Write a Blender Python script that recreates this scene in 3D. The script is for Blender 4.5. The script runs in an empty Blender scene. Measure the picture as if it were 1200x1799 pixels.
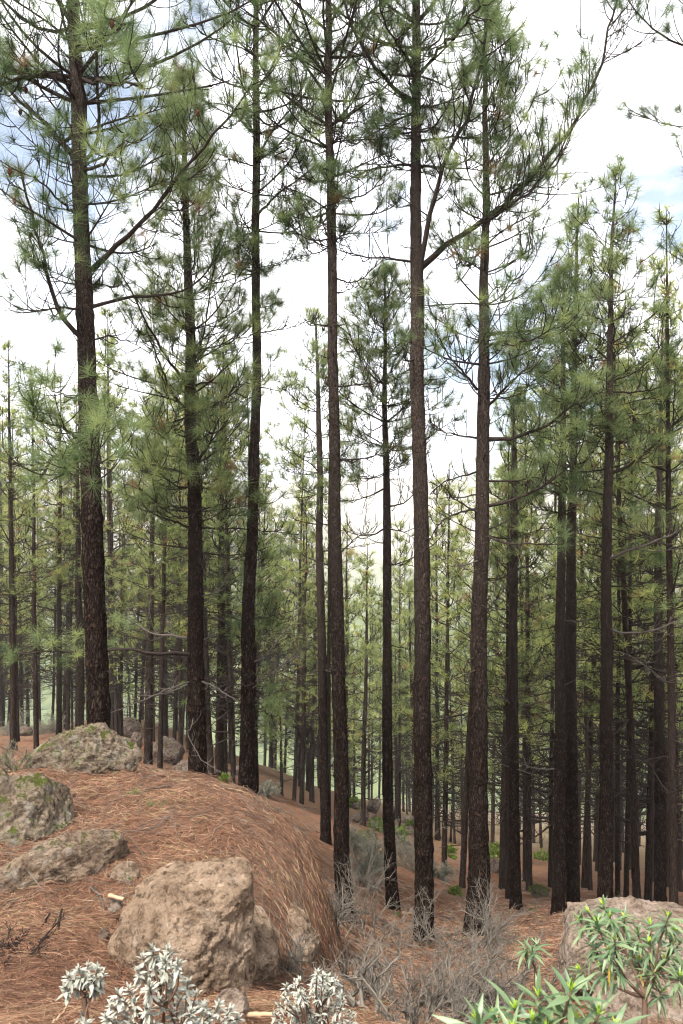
import bpy, math, random
import numpy as np

# ------------------------------------------------------------------ camera, sky, sun, exposure
sc = bpy.context.scene
F = 1400.0                       # focal length in photo pixels (photo 1200 x 1799)
cam_d = bpy.data.cameras.new("camera")
cam = bpy.data.objects.new("camera", cam_d)
sc.collection.objects.link(cam)
sc.camera = cam
cam.location = (0, 0, 0)         # eye level is z = 0
cam.rotation_euler = (math.radians(90), 0, 0)
cam_d.sensor_fit = 'VERTICAL'
cam_d.sensor_height = 36.0
cam_d.lens = 36.0 * F / 1799.0
cam_d.clip_start = 0.05
cam_d.clip_end = 6000
cam_d.dof.use_dof = True
cam_d.dof.focus_distance = 9.0
cam_d.dof.aperture_fstop = 6.3

SUN_EL, SUN_AZ = 58.0, 215.0     # azimuth clockwise from +Y: behind the camera, to its left
world = bpy.data.worlds.new("World")
sc.world = world
world.use_nodes = True
wn, wl = world.node_tree.nodes, world.node_tree.links
wn.clear()
w_out = wn.new('ShaderNodeOutputWorld')
w_bg = wn.new('ShaderNodeBackground'); w_bg.inputs['Strength'].default_value = 0.07
w_sky = wn.new('ShaderNodeTexSky'); w_sky.sky_type = 'NISHITA'; w_sky.sun_disc = False
w_sky.sun_elevation = math.radians(SUN_EL); w_sky.sun_rotation = math.radians(SUN_AZ)
w_tc = wn.new('ShaderNodeTexCoord')
w_n = wn.new('ShaderNodeTexNoise'); w_n.inputs['Scale'].default_value = 3.1; w_n.inputs['Detail'].default_value = 7
w_n.inputs['Roughness'].default_value = 0.55
w_mp = wn.new('ShaderNodeMapping'); w_mp.inputs['Scale'].default_value = (1, 1, 1.9); w_mp.inputs['Location'].default_value = (4.25, 0.84, 4.82)
w_r = wn.new('ShaderNodeValToRGB')
w_r.color_ramp.elements[0].position = 0.40; w_r.color_ramp.elements[0].color = (0.14, 0.14, 0.14, 1)
w_r.color_ramp.elements[1].position = 0.53; w_r.color_ramp.elements[1].color = (1, 1, 1, 1)
w_mix = wn.new('ShaderNodeMix'); w_mix.data_type = 'RGBA'
w_mix.inputs[7].default_value = (10.0, 10.1, 10.4, 1)      # thin bright cloud
wl.new(w_tc.outputs['Generated'], w_mp.inputs['Vector'])
wl.new(w_mp.outputs['Vector'], w_n.inputs['Vector'])
wl.new(w_n.outputs['Fac'], w_r.inputs['Fac'])
wl.new(w_r.outputs['Color'], w_mix.inputs[0])
wl.new(w_sky.outputs['Color'], w_mix.inputs[6])
wl.new(w_mix.outputs[2], w_bg.inputs['Color'])
wl.new(w_bg.outputs['Background'], w_out.inputs['Surface'])

sun_d = bpy.data.lights.new("sun", 'SUN')
sun_d.energy = 3.0
sun_d.angle = math.radians(12)
sun_d.color = (1.0, 0.96, 0.9)
sun = bpy.data.objects.new("sun", sun_d)
sc.collection.objects.link(sun)
_el, _az = math.radians(SUN_EL), math.radians(SUN_AZ)
from mathutils import Vector
_to_sun = Vector((math.sin(_az) * math.cos(_el), math.cos(_az) * math.cos(_el), math.sin(_el)))
sun.rotation_euler = _to_sun.to_track_quat('Z', 'Y').to_euler()

sc.view_settings.view_transform = 'Standard'
sc.view_settings.look = 'None'
sc.view_settings.exposure = 1.8
sc.view_settings.gamma = 1.0
sc.view_settings.use_curve_mapping = False
sc.render.engine = 'CYCLES'
sc.cycles.max_bounces = 4
sc.cycles.diffuse_bounces = 2
sc.cycles.transmission_bounces = 2
sc.cycles.caustics_reflective = False
sc.cycles.caustics_refractive = False
sc.cycles.debug_use_spatial_splits = True
sc.cycles.use_adaptive_sampling = True
sc.cycles.adaptive_threshold = 0.045
sc.cycles.adaptive_min_samples = 24
sc.cycles.volume_bounces = 0
sc.cycles.use_denoising = True
sc.cycles.filter_width = 1.1

R = np.random.default_rng(7)
random.seed(7)
COL = sc.collection

# ------------------------------------------------------------------ small maths helpers
def P(px, py, Y):
    return np.array([(px - 600.0) / F * Y, Y, (900.0 - py) / F * Y])

def _hash(ix, iy, iz, s):
    h = (ix * 374761393 + iy * 668265263 + iz * 2147483647 + s * 974711) & 0xFFFFFFFF
    h = ((h ^ (h >> 13)) * 1274126177) & 0xFFFFFFFF
    h = h ^ (h >> 16)
    return (h & 0xFFFF) / 65535.0

def vnoise(p, s=0):
    p = np.asarray(p, float)
    i = np.floor(p).astype(np.int64)
    f = p - i
    f = f * f * (3 - 2 * f)
    x, y, z = i[..., 0], i[..., 1], i[..., 2]
    r = 0
    for dx in (0, 1):
        wx = f[..., 0] if dx else 1 - f[..., 0]
        for dy in (0, 1):
            wy = f[..., 1] if dy else 1 - f[..., 1]
            for dz in (0, 1):
                wz = f[..., 2] if dz else 1 - f[..., 2]
                r = r + wx * wy * wz * _hash(x + dx, y + dy, z + dz, s)
    return r * 2 - 1

def fbm(p, s=0, octv=4, rough=0.5):
    a, t, r = 1.0, 0.0, 0.0
    p = np.asarray(p, float)
    for k in range(octv):
        r = r + a * vnoise(p * (2.03 ** k) + 17.3 * k, s + k)
        t += a
        a *= rough
    return r / t

def unit(v):
    return v / np.maximum(np.linalg.norm(v, axis=-1, keepdims=True), 1e-9)

def perp(v):
    a = np.where(np.abs(v[..., 2:3]) < 0.9, np.array([0, 0, 1.0]), np.array([1.0, 0, 0]))
    s = unit(np.cross(v, a))
    return s, np.cross(s, v)

# ------------------------------------------------------------------ mesh accumulation
class Acc:
    def __init__(self):
        self.v, self.f, self.m, self.t, self.n = [], [], [], [], 0

    def add(self, v, f, mat=0, tint=0.5):
        v = np.asarray(v, float).reshape(-1, 3)
        f = np.asarray(f, np.int64).reshape(-1, 3)
        self.v.append(v); self.f.append(f + self.n)
        self.m.append(np.full(len(f), mat, np.int32))
        self.t.append(np.broadcast_to(np.asarray(tint, float).reshape(-1), (len(v),)) if np.size(tint) in (1, len(v)) else np.full(len(v), .5))
        self.n += len(v)

    def tubes(self, pts, rad, k=5, mat=0, tint=0.5):
        """pts (m,n,3), rad (m,n): m tapered tubes with k sides"""
        pts = np.asarray(pts, float); rad = np.asarray(rad, float)
        if pts.ndim == 2:
            pts, rad = pts[None], rad[None]
        m, n = pts.shape[:2]
        if m == 0:
            return
        tan = np.empty_like(pts)
        tan[:, 1:-1] = pts[:, 2:] - pts[:, :-2]
        tan[:, 0] = pts[:, 1] - pts[:, 0]
        tan[:, -1] = pts[:, -1] - pts[:, -2]
        tan = unit(tan)
        ref = unit(np.cross(tan.mean(1), np.array([0.31, 0.53, 0.2])) + 1e-6)[:, None, :]
        s = unit(ref - tan * (ref * tan).sum(-1, keepdims=True))
        b = np.cross(tan, s)
        a = np.arange(k) / k * 2 * np.pi
        ring = (np.cos(a)[None, None, :, None] * s[:, :, None, :] + np.sin(a)[None, None, :, None] * b[:, :, None, :])
        v = pts[:, :, None, :] + ring * rad[:, :, None, None]
        idx = np.arange(m * n * k).reshape(m, n, k)
        q0, q1 = idx[:, :-1], idx[:, 1:]
        q0r, q1r = np.roll(q0, -1, 2), np.roll(q1, -1, 2)
        f = np.concatenate([np.stack([q0, q0r, q1r], -1).reshape(-1, 3), np.stack([q0, q1r, q1], -1).reshape(-1, 3)])
        tt = np.asarray(tint, float)
        if tt.ndim == 1 and len(tt) == m:
            tt = np.repeat(tt, n * k)
        self.add(v, f, mat, tt)

    def build(self, name, mats, parent=None, origin=None, smooth=True):
        v = np.concatenate(self.v) if self.v else np.zeros((0, 3))
        f = np.concatenate(self.f) if self.f else np.zeros((0, 3), np.int64)
        if origin is not None:
            v = v - np.asarray(origin)
        me = bpy.data.meshes.new(name)
        me.vertices.add(len(v)); me.vertices.foreach_set('co', v.astype(np.float32).ravel())
        me.loops.add(len(f) * 3); me.loops.foreach_set('vertex_index', f.astype(np.int32).ravel())
        me.polygons.add(len(f))
        me.polygons.foreach_set('loop_start', np.arange(0, len(f) * 3, 3, dtype=np.int32))
        if self.m:
            me.polygons.foreach_set('material_index', np.concatenate(self.m))
        me.polygons.foreach_set('use_smooth', np.full(len(f), smooth))
        at = me.attributes.new('tint', 'FLOAT', 'POINT')
        if self.t:
            at.data.foreach_set('value', np.concatenate(self.t).astype(np.float32))
        me.update(calc_edges=True)
        for mt in (mats if isinstance(mats, (list, tuple)) else [mats]):
            me.materials.append(mt)
        o = bpy.data.objects.new(name, me)
        COL.objects.link(o)
        if parent is not None:
            o.parent = parent
        return o

def empty(name, loc):
    o = bpy.data.objects.new(name, None)
    o.empty_display_size = 0.2
    o.location = loc
    COL.objects.link(o)
    return o

def tag(o, label, cat, group=None, kind=None):
    if label: o['label'] = label
    if cat: o['category'] = cat
    if group: o['group'] = group
    if kind: o['kind'] = kind
    return o

# ------------------------------------------------------------------ materials
class NT:
    def __init__(self, name):
        self.m = bpy.data.materials.new(name)
        self.m.use_nodes = True
        self.n, self.l = self.m.node_tree.nodes, self.m.node_tree.links
        self.n.clear()
        self.out = self.n.new('ShaderNodeOutputMaterial')

    def node(self, t, **kw):
        x = self.n.new(t)
        for k, v in kw.items():
            setattr(x, k, v)
        return x

    def link(self, a, b):
        self.l.new(a, b)

    def coords(self, scale=(1, 1, 1), kind='Object'):
        tc = self.node('ShaderNodeTexCoord'); mp = self.node('ShaderNodeMapping')
        mp.inputs['Scale'].default_value = scale
        self.link(tc.outputs[kind], mp.inputs['Vector'])
        return mp.outputs['Vector']

    def noise(self, vec, scale, detail=5, rough=0.55):
        x = self.node('ShaderNodeTexNoise')
        x.inputs['Scale'].default_value = scale; x.inputs['Detail'].default_value = detail
        x.inputs['Roughness'].default_value = rough
        self.link(vec, x.inputs['Vector'])
        return x.outputs['Fac']

    def voro(self, vec, scale, feature='F1', out='Distance', rand=1.0):
        x = self.node('ShaderNodeTexVoronoi'); x.feature = feature
        x.inputs['Scale'].default_value = scale
        x.inputs['Randomness'].default_value = rand
        self.link(vec, x.inputs['Vector'])
        return x.outputs[out]

    def ramp(self, fac, stops):
        x = self.node('ShaderNodeValToRGB')
        e = x.color_ramp.elements
        while len(e) < len(stops):
            e.new(0.5)
        for i, (p, c) in enumerate(stops):
            e[i].position = p
            e[i].color = (c, c, c, 1) if not isinstance(c, tuple) else (*c, 1)
        self.link(fac, x.inputs['Fac'])
        return x.outputs['Color']

    def mix(self, fac, a, b, mode='MIX'):
        x = self.node('ShaderNodeMix'); x.data_type = 'RGBA'; x.blend_type = mode
        for s, val in ((0, fac), (6, a), (7, b)):
            if isinstance(val, (int, float)):
                x.inputs[s].default_value = val
            elif isinstance(val, tuple):
                x.inputs[s].default_value = (*val, 1)
            else:
                self.link(val, x.inputs[s])
        return x.outputs[2]

    def attr(self, name='tint'):
        x = self.node('ShaderNodeAttribute'); x.attribute_name = name
        return x.outputs['Fac']

    def objrand(self):
        return self.node('ShaderNodeObjectInfo').outputs['Random']

    def bump(self, h, strength, dist, prev=None):
        x = self.node('ShaderNodeBump')
        x.inputs['Strength'].default_value = strength; x.inputs['Distance'].default_value = dist
        self.link(h, x.inputs['Height'])
        if prev is not None: self.link(prev, x.inputs['Normal'])
        return x.outputs['Normal']

    def bsdf(self, col, rough=0.85, normal=None, spec=0.25, trans=None):
        if spec <= 0.15 or trans:
            b = self.node('ShaderNodeBsdfDiffuse')
            if isinstance(col, tuple): b.inputs['Color'].default_value = (*col, 1)
            else: self.link(col, b.inputs['Color'])
            if normal is not None: self.link(normal, b.inputs['Normal'])
            if trans:
                t = self.node('ShaderNodeBsdfTranslucent')
                self.link(col, t.inputs['Color'])
                mx = self.node('ShaderNodeMixShader'); mx.inputs[0].default_value = trans
                self.link(b.outputs[0], mx.inputs[1]); self.link(t.outputs[0], mx.inputs[2])
                if spec > 0.3:
                    g = self.node('ShaderNodeBsdfGlossy'); g.inputs['Roughness'].default_value = rough
                    m2 = self.node('ShaderNodeMixShader'); m2.inputs[0].default_value = 0.06
                    self.link(mx.outputs[0], m2.inputs[1]); self.link(g.outputs[0], m2.inputs[2]); mx = m2
                b = mx
            self.link(b.outputs[0], self.out.inputs['Surface'])
            return self.m
        b = self.node('ShaderNodeBsdfPrincipled')
        if isinstance(col, tuple): b.inputs['Base Color'].default_value = (*col, 1)
        else: self.link(col, b.inputs['Base Color'])
        b.inputs['Roughness'].default_value = rough
        b.inputs['Specular IOR Level'].default_value = spec
        if normal is not None: self.link(normal, b.inputs['Normal'])
        if trans:
            t = self.node('ShaderNodeBsdfTranslucent')
            if isinstance(col, tuple): t.inputs['Color'].default_value = (*col, 1)
            else: self.link(col, t.inputs['Color'])
            mx = self.node('ShaderNodeMixShader'); mx.inputs[0].default_value = trans
            self.link(b.outputs[0], mx.inputs[1]); self.link(t.outputs[0], mx.inputs[2])
            self.link(mx.outputs[0], self.out.inputs['Surface'])
        else:
            self.link(b.outputs[0], self.out.inputs['Surface'])
        return self.m

def mat_bark():
    t = NT('pine_bark')
    v = t.coords((1, 1, 0.33))
    nz = t.noise(v, 9, 3)
    vw = t.mix(0.06, v, nz, 'ADD')
    cell = t.voro(vw, 46, 'F1', 'Color')
    edge = t.voro(vw, 46, 'DISTANCE_TO_EDGE')
    plate = t.ramp(edge, [(0.0, 0.0), (0.16, 1.0)])
    sep = t.node('ShaderNodeSeparateColor'); t.link(cell, sep.inputs[0])
    col = t.ramp(sep.outputs[0], [(0.0, (0.01307, 0.008316, 0.006534)), (0.45, (0.02138, 0.01426, 0.01129)), (0.8, (0.03326, 0.02198, 0.01663)), (1.0, (0.05465, 0.0392, 0.03089))])
    grain = t.noise(t.coords((1, 1, 0.25)), 120, 3)
    col = t.mix(t.ramp(grain, [(0.35, 0.0), (0.75, 0.5)]), col, (0.0297, 0.02138, 0.01723))
    col = t.mix(plate, (0.007128, 0.004752, 0.003861), col)
    # greyer, younger bark higher up the stem
    tc = t.node('ShaderNodeTexCoord'); sx = t.node('ShaderNodeSeparateXYZ'); t.link(tc.outputs['Object'], sx.inputs[0])
    mr = t.node('ShaderNodeMapRange'); mr.inputs[1].default_value = 2.5; mr.inputs[2].default_value = 8.5
    t.link(sx.outputs[2], mr.inputs[0])
    young = t.mix(t.noise(t.coords((1, 1, 0.5)), 22, 5), (0.04455, 0.03326, 0.02732), (0.1158, 0.09027, 0.07484))
    yf = t.node('ShaderNodeMath', operation='MULTIPLY'); t.link(mr.outputs[0], yf.inputs[0]); yf.inputs[1].default_value = 0.75
    col = t.mix(yf.outputs[0], col, young)
    # pale flakes and lichen flecks
    fl = t.ramp(t.noise(t.coords((1, 1, 0.4)), 70, 2), [(0.69, 0.0), (0.73, 1.0)])
    col = t.mix(fl, col, (0.1188, 0.09801, 0.08019))
    rf = t.ramp(t.noise(t.coords((1, 1, 0.6)), 13, 3), [(0.66, 0.0), (0.74, 0.6)])
    col = t.mix(rf, col, (0.101, 0.04455, 0.02495))
    nrm = t.bump(plate, 0.9, 0.02)
    nrm = t.bump(grain, 0.5, 0.008, nrm)
    return t.bsdf(col, 0.93, nrm, 0.15)

def mat_twig(name, c0, c1, up=None):
    t = NT(name)
    f = t.noise(t.coords(), 14, 4)
    col = t.mix(f, c0, c1)
    col = t.mix(t.attr(), col, (c1[0] * 1.5, c1[1] * 1.45, c1[2] * 1.4)) if up else col
    return t.bsdf(col, 0.9, None, 0.1)

def mat_needles(name, dark, mid, light, brown):
    t = NT(name)
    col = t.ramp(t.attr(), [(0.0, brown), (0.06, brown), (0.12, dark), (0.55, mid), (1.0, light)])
    hs = t.node('ShaderNodeHueSaturation')
    mr = t.node('ShaderNodeMapRange'); mr.inputs[3].default_value = 0.485; mr.inputs[4].default_value = 0.512
    t.link(t.objrand(), mr.inputs[0]); t.link(mr.outputs[0], hs.inputs['Hue'])
    mv = t.node('ShaderNodeMapRange'); mv.inputs[3].default_value = 1.3; mv.inputs[4].default_value = 0.75
    t.link(t.objrand(), mv.inputs[0]); t.link(mv.outputs[0], hs.inputs['Value'])
    t.link(col, hs.inputs['Color'])
    return t.bsdf(hs.outputs[0], 0.5, None, 0.3, 0.6)

def mat_leaf(name, c0, c1, trans=0.25, rough=0.6, spec=0.25):
    t = NT(name)
    col = t.mix(t.attr(), c0, c1)
    return t.bsdf(col, rough, None, spec, trans)

def mat_ground():
    t = NT('needle_floor')
    v = t.coords()
    big = t.noise(v, 0.35, 4)
    mid = t.noise(v, 3.5, 6, 0.65)
    fib = t.noise(t.coords((1, 0.18, 1)), 70, 4, 0.7)
    fib2 = t.noise(t.coords((0.18, 1, 1)), 64, 4, 0.7)
    col = t.ramp(mid, [(0.25, (0.0576, 0.03024, 0.02016)), (0.5, (0.1188, 0.05976, 0.036)), (0.75, (0.1692, 0.09216, 0.0576))])
    col = t.mix(t.ramp(fib, [(0.45, 0.0), (0.7, 0.6)]), col, (0.2448, 0.144, 0.09))
    col = t.mix(t.ramp(fib2, [(0.5, 0.0), (0.72, 0.5)]), col, (0.072, 0.0396, 0.02592))
    grey = t.ramp(big, [(0.5, 0.0), (0.68, 0.45)])
    col = t.mix(grey, col, (0.144, 0.108, 0.0828))
    tc = t.node('ShaderNodeTexCoord'); sx = t.node('ShaderNodeSeparateXYZ'); t.link(tc.outputs['Object'], sx.inputs[0])
    mr = t.node('ShaderNodeMapRange'); mr.inputs[1].default_value = 26; mr.inputs[2].default_value = 70
    t.link(sx.outputs[1], mr.inputs[0])
    far = t.ramp(t.noise(v, 0.6, 6, 0.7), [(0.35, (0.1224, 0.0756, 0.0504)), (0.55, (0.126, 0.1044, 0.0612)), (0.7, (0.072, 0.09, 0.0324))])
    ff = t.node('ShaderNodeMath', operation='MULTIPLY'); t.link(mr.outputs[0], ff.inputs[0]); ff.inputs[1].default_value = 0.8
    col = t.mix(ff.outputs[0], col, far)
    nrm = t.bump(mid, 0.6, 0.05)
    nrm = t.bump(fib, 0.5, 0.02, nrm)
    nrm = t.bump(fib2, 0.5, 0.02, nrm)
    return t.bsdf(col, 0.95, nrm, 0.1)

def mat_litter():
    t = NT('fallen_needles')
    col = t.ramp(t.attr(), [(0.0, (0.045, 0.023, 0.015)), (0.35, (0.140, 0.066, 0.037)), (0.75, (0.225, 0.116, 0.067)), (0.97, (0.32, 0.21, 0.13)), (1.0, (0.18, 0.165, 0.065))])
    return t.bsdf(col, 0.7, None, 0.25)

def mat_rock(name, c_lo, c_mid, c_hi, moss=0.0, lichen=0.3):
    t = NT(name)
    v = t.coords()
    n1 = t.noise(v, 3.2, 7, 0.65)
    n2 = t.noise(v, 19, 6, 0.7)
    cl = t.voro(v, 17, 'F1', 'Color')
    sep = t.node('ShaderNodeSeparateColor'); t.link(cl, sep.inputs[0])
    cd = t.voro(v, 17, 'F1')
    col = t.ramp(n1, [(0.28, c_lo), (0.5, c_mid), (0.72, c_hi)])
    peb = t.ramp(sep.outputs[0], [(0.72, 0.0), (0.8, 0.4)])
    pebm = t.mix(t.ramp(cd, [(0.25, 1.0), (0.42, 0.0)]), (0.0, 0.0, 0.0), peb)
    col = t.mix(pebm, col, (c_hi[0] * 1.3, c_hi[1] * 1.3, c_hi[2] * 1.3))
    col = t.mix(t.ramp(n2, [(0.36, 0.85), (0.49, 0.0)]), col, (c_lo[0] * .38, c_lo[1] * .35, c_lo[2] * .34))  # crevice shade painted into the colour where the bump is low
    col = t.mix(t.ramp(t.noise(v, 5.5, 7, 0.75), [(0.40, 0.7), (0.49, 0.0)]), col, (c_lo[0] * .6, c_lo[1] * .55, c_lo[2] * .52))
    col = t.mix(t.ramp(n2, [(0.60, 0.0), (0.74, 0.45)]), col, (c_hi[0] * 1.25, c_hi[1] * 1.25, c_hi[2] * 1.22))
    geo = t.node('ShaderNodeNewGeometry'); sx = t.node('ShaderNodeSeparateXYZ'); t.link(geo.outputs['Normal'], sx.inputs[0])
    if lichen:
        lf = t.ramp(t.noise(v, 7.5, 6, 0.7), [(0.56 - lichen * .1, 0.0), (0.64, lichen)])
        col = t.mix(lf, col, (0.40, 0.385, 0.34))
    nrm = t.bump(n2, 1.0, 0.09)
    nrm = t.bump(cd, 0.5, 0.03, nrm)
    nrm = t.bump(t.noise(v, 60, 4, 0.7), 0.8, 0.02, nrm)
    if moss:
        up = t.node('ShaderNodeMapRange'); up.inputs[1].default_value = 0.05; up.inputs[2].default_value = 0.75
        t.link(sx.outputs[2], up.inputs[0])
        mn = t.ramp(t.noise(v, 6.5, 5, 0.65), [(0.60 - 0.12 * moss, 0.0), (0.66 - 0.12 * moss, 1.0)])
        mm = t.mix(up.outputs[0], (0.0, 0.0, 0.0), mn)
        mc = t.mix(t.noise(v, 40, 3), (0.030, 0.040, 0.010), (0.105, 0.118, 0.026))
        col = t.mix(mm, col, mc)
        nrm = t.bump(mm, 0.5, 0.02, nrm)
    return t.bsdf(col, 0.95, nrm, 0.15)

def mat_hill():
    t = NT('far_slope')
    v = t.coords()
    n = t.noise(v, 0.012, 8, 0.65)
    col = t.ramp(n, [(0.32, (0.17, 0.17, 0.12)), (0.5, (0.28, 0.26, 0.225)), (0.7, (0.36, 0.335, 0.30))])
    tc = t.node('ShaderNodeTexCoord'); sx = t.node('ShaderNodeSeparateXYZ'); t.link(tc.outputs['Object'], sx.inputs[0])
    mr = t.node('ShaderNodeMapRange'); mr.inputs[1].default_value = -20; mr.inputs[2].default_value = -75
    t.link(sx.outputs[2], mr.inputs[0])
    wood = t.ramp(t.noise(v, 0.2, 5, 0.7), [(0.35, (0.05, 0.075, 0.03)), (0.6, (0.13, 0.155, 0.06)), (0.75, (0.26, 0.22, 0.13))])
    col = t.mix(mr.outputs[0], col, wood)
    dots = t.ramp(t.noise(v, 0.14, 4, 0.7), [(0.54, 0.0), (0.62, 0.7)])
    col = t.mix(dots, col, (0.11, 0.13, 0.065))
    return t.bsdf(col, 1.0, None, 0.0)

def mat_bark_far():
    t = NT('slim_pine_bark')
    f = t.noise(t.coords((1, 1, 0.35)), 26, 3, 0.7)
    col = t.ramp(f, [(0.3, (0.0112, 0.0077, 0.0063)), (0.55, (0.0294, 0.0203, 0.0161)), (0.75, (0.07, 0.0511, 0.0399))])
    return t.bsdf(col, 0.9, None, 0.1)

M_BARK = mat_bark()
M_BARKF = mat_bark_far()
M_TWIG = mat_twig('branch_bark', (0.020, 0.015, 0.013), (0.050, 0.038, 0.032), False)
M_DEAD = mat_twig('dead_wood', (0.045, 0.036, 0.031), (0.125, 0.104, 0.088), False)
M_BRUSH = mat_twig('dry_brush', (0.048, 0.042, 0.035), (0.125, 0.110, 0.092), True)
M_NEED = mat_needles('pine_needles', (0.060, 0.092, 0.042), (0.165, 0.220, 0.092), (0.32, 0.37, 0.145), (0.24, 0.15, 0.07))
M_NEEDF = mat_needles('pine_needles_backlit', (0.085, 0.118, 0.042), (0.215, 0.262, 0.092), (0.40, 0.43, 0.145), (0.28, 0.19, 0.08))  # background pines: backlit brightness put into a paler, yellower needle colour
M_GROUND = mat_ground()
M_LITTER = mat_litter()
M_ROCK_TAN = mat_rock('tan_rock', (0.155, 0.105, 0.070), (0.300, 0.212, 0.145), (0.415, 0.310, 0.222), 0.0, 0.10)
M_ROCK_LICH = mat_rock('lichen_rock', (0.140, 0.098, 0.068), (0.270, 0.196, 0.138), (0.380, 0.290, 0.212), 0.2, 0.32)
M_ROCK_MOSS = mat_rock('mossy_rock', (0.110, 0.082, 0.058), (0.225, 0.172, 0.122), (0.340, 0.275, 0.205), 0.75, 0.36)
M_ROCK_PINK = mat_rock('pinkish_rock', (0.165, 0.122, 0.092), (0.300, 0.226, 0.172), (0.400, 0.312, 0.245), 0.0, 0.3)
M_ROCK_FAR = mat_rock('forest_rock', (0.09568, 0.06992, 0.05741), (0.1656, 0.1214, 0.09936), (0.2208, 0.173, 0.1398), 0.5, 0.3)
M_MOSSY = mat_rock('moss_clad_rock', (0.0736, 0.06256, 0.04784), (0.1398, 0.1178, 0.08832), (0.2061, 0.1693, 0.1325), 1.6, 0.2)
M_HILL = mat_hill()
M_WHITE = mat_leaf('felted_white_leaf', (0.2295, 0.2295, 0.1836), (0.4208, 0.4208, 0.3557), 0.15, 0.9, 0.1)
M_GREEN = mat_leaf('lance_leaf', (0.072, 0.1368, 0.054), (0.1944, 0.2592, 0.1152), 0.3, 0.5, 0.35)
M_BUD = mat_leaf('leaf_bud', (0.33, 0.48, 0.05), (0.48, 0.60, 0.08), 0.35)
M_YELLOWLEAF = mat_leaf('withered_leaf', (0.45, 0.36, 0.06), (0.50, 0.30, 0.06), 0.3)
M_STEM = mat_twig('shrub_stem', (0.085, 0.05, 0.035), (0.19, 0.12, 0.085))
M_HERB = mat_leaf('fresh_herb', (0.075, 0.115, 0.022), (0.17, 0.225, 0.05), 0.4)
M_GREYLEAF = mat_leaf('grey_shrub_leaf', (0.1275, 0.1232, 0.08925), (0.255, 0.2422, 0.1913), 0.3, 0.9, 0.1)
M_STRAW = mat_leaf('dry_grass', (0.1445, 0.1148, 0.085), (0.306, 0.255, 0.1955), 0.3, 0.9, 0.1)
M_WOOD = mat_twig('pale_wood', (0.26, 0.17, 0.10), (0.44, 0.31, 0.20))
M_CONE = mat_twig('pine_cone', (0.05, 0.024, 0.015), (0.11, 0.05, 0.03))

# ------------------------------------------------------------------ terrain
CP = [  # photo pixel x, y and distance of points on the forest floor
    (745, 1655, 10.5), (838, 1645, 10.3), (603, 1625, 10.5), (690, 1603, 13.5), (572, 1482, 16.5), (905, 1597, 15), (980, 1618, 13.5),
    (1065, 1594, 13), (1007, 1600, 14), (1160, 1592, 15.5), (928, 1560, 22), (1026, 1557, 22), (882, 1558, 20), (812, 1560, 19),
    (638, 1456, 27), (541, 1438, 32), (702, 1460, 42), (865, 1506, 33), (24, 1326, 20), (64, 1312, 25), (104, 1292, 26), (31, 1302, 33),
    (205, 1292, 30), (260, 1370, 15), (291, 1366, 19), (317, 1332, 27), (385, 1374, 16), (230, 1262, 50), (615, 1412, 55), (0, 1290, 50),
    (170, 1322, 9.4), (20, 1360, 9.5), (345, 1400, 10.8), (430, 1450, 11), (1184, 1600, 16), (1130, 1560, 26), (1150, 1540, 40), (950, 1500, 50),
    (-200, 1330, 14), (-400, 1300, 22), (-200, 1250, 40), (1400, 1640, 14), (1600, 1650, 20), (1500, 1560, 40),
    (600, 1410, 130), (1100, 1470, 130), (0, 1300, 130), (600, 1405, 320), (0, 1320, 320), (1300, 1450, 320),
    (760, 1770, 5.6), (900, 1760, 6.0), (1050, 1730, 5.6), (1180, 1740, 5.4), (650, 1720, 7.5), (560, 1760, 4.9), (1120, 1830, 3.6), (850, 1830, 4.4),
    (300, 1850, 3.2), (560, 1850, 3.6), (40, 1800, 3.5), (-300, 1700, 4), (1600, 1900, 4),
]
_cp = [(*P(a, b, c),) for a, b, c in CP]
for x in (-2.5, 0.0, 2.5):
    _cp += [(x, -2.0, -1.62), (x, 0.3, -1.66)]
_cp = np.array(_cp)

def _par(x, y):
    yy = np.maximum(y, -2.0) + 4.0
    u = np.clip(x / yy, -1.05, 1.05) * 3.0
    return np.stack([u, np.log(yy) * 2.0], -1)

def _ker(a, b):
    d2 = ((a[..., None, :] - b) ** 2).sum(-1)
    return d2 * np.log(np.maximum(d2, 1e-12)) * 0.5

_q = _par(_cp[:, 0], _cp[:, 1])
_s = _cp[:, 2] / (np.maximum(_cp[:, 1], -2) + 4.0)
_n = len(_q)
_A = np.zeros((_n + 3, _n + 3))
_A[:_n, :_n] = _ker(_q, _q) + np.eye(_n) * 0.02
_A[:_n, _n] = 1; _A[:_n, _n + 1:] = _q; _A[_n, :_n] = 1; _A[_n + 1:, :_n] = _q.T
_W = np.linalg.solve(_A, np.concatenate([_s, np.zeros(3)]))

def _base(x, y):
    sh = np.shape(x)
    x = np.ravel(x); y = np.ravel(y)
    out = np.empty(len(x))
    for i in range(0, len(x), 40000):
        q = _par(x[i:i + 40000], y[i:i + 40000])
        out[i:i + 40000] = _ker(q, _q) @ _W[:_n] + _W[_n] + q @ _W[_n + 1:]
    return (out * (np.maximum(y, -2.0) + 4.0)).reshape(sh)

def _mound(x, y):
    """the needle-covered ledge on the left: level on top, rounding off steeply to the right and behind"""
    top = -2.58 - 0.035 * (y - 5.0) - 0.035 * np.maximum(x + 2.0, 0) ** 2
    xc, yc = -1.9, 6.9
    ax = np.where(x > xc, 2.0, 9.0)
    ay = np.where(y > yc, 2.35, 4.6)
    rho = np.sqrt(((x - xc) / ax) ** 2 + ((y - yc) / ay) ** 2)
    lip = 0.05 * vnoise(np.stack([x * 1.7, y * 1.7, 0 * x], -1), 61)
    return top - 1.3 * np.clip(rho + lip, 0, 9) ** 6.0

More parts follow.
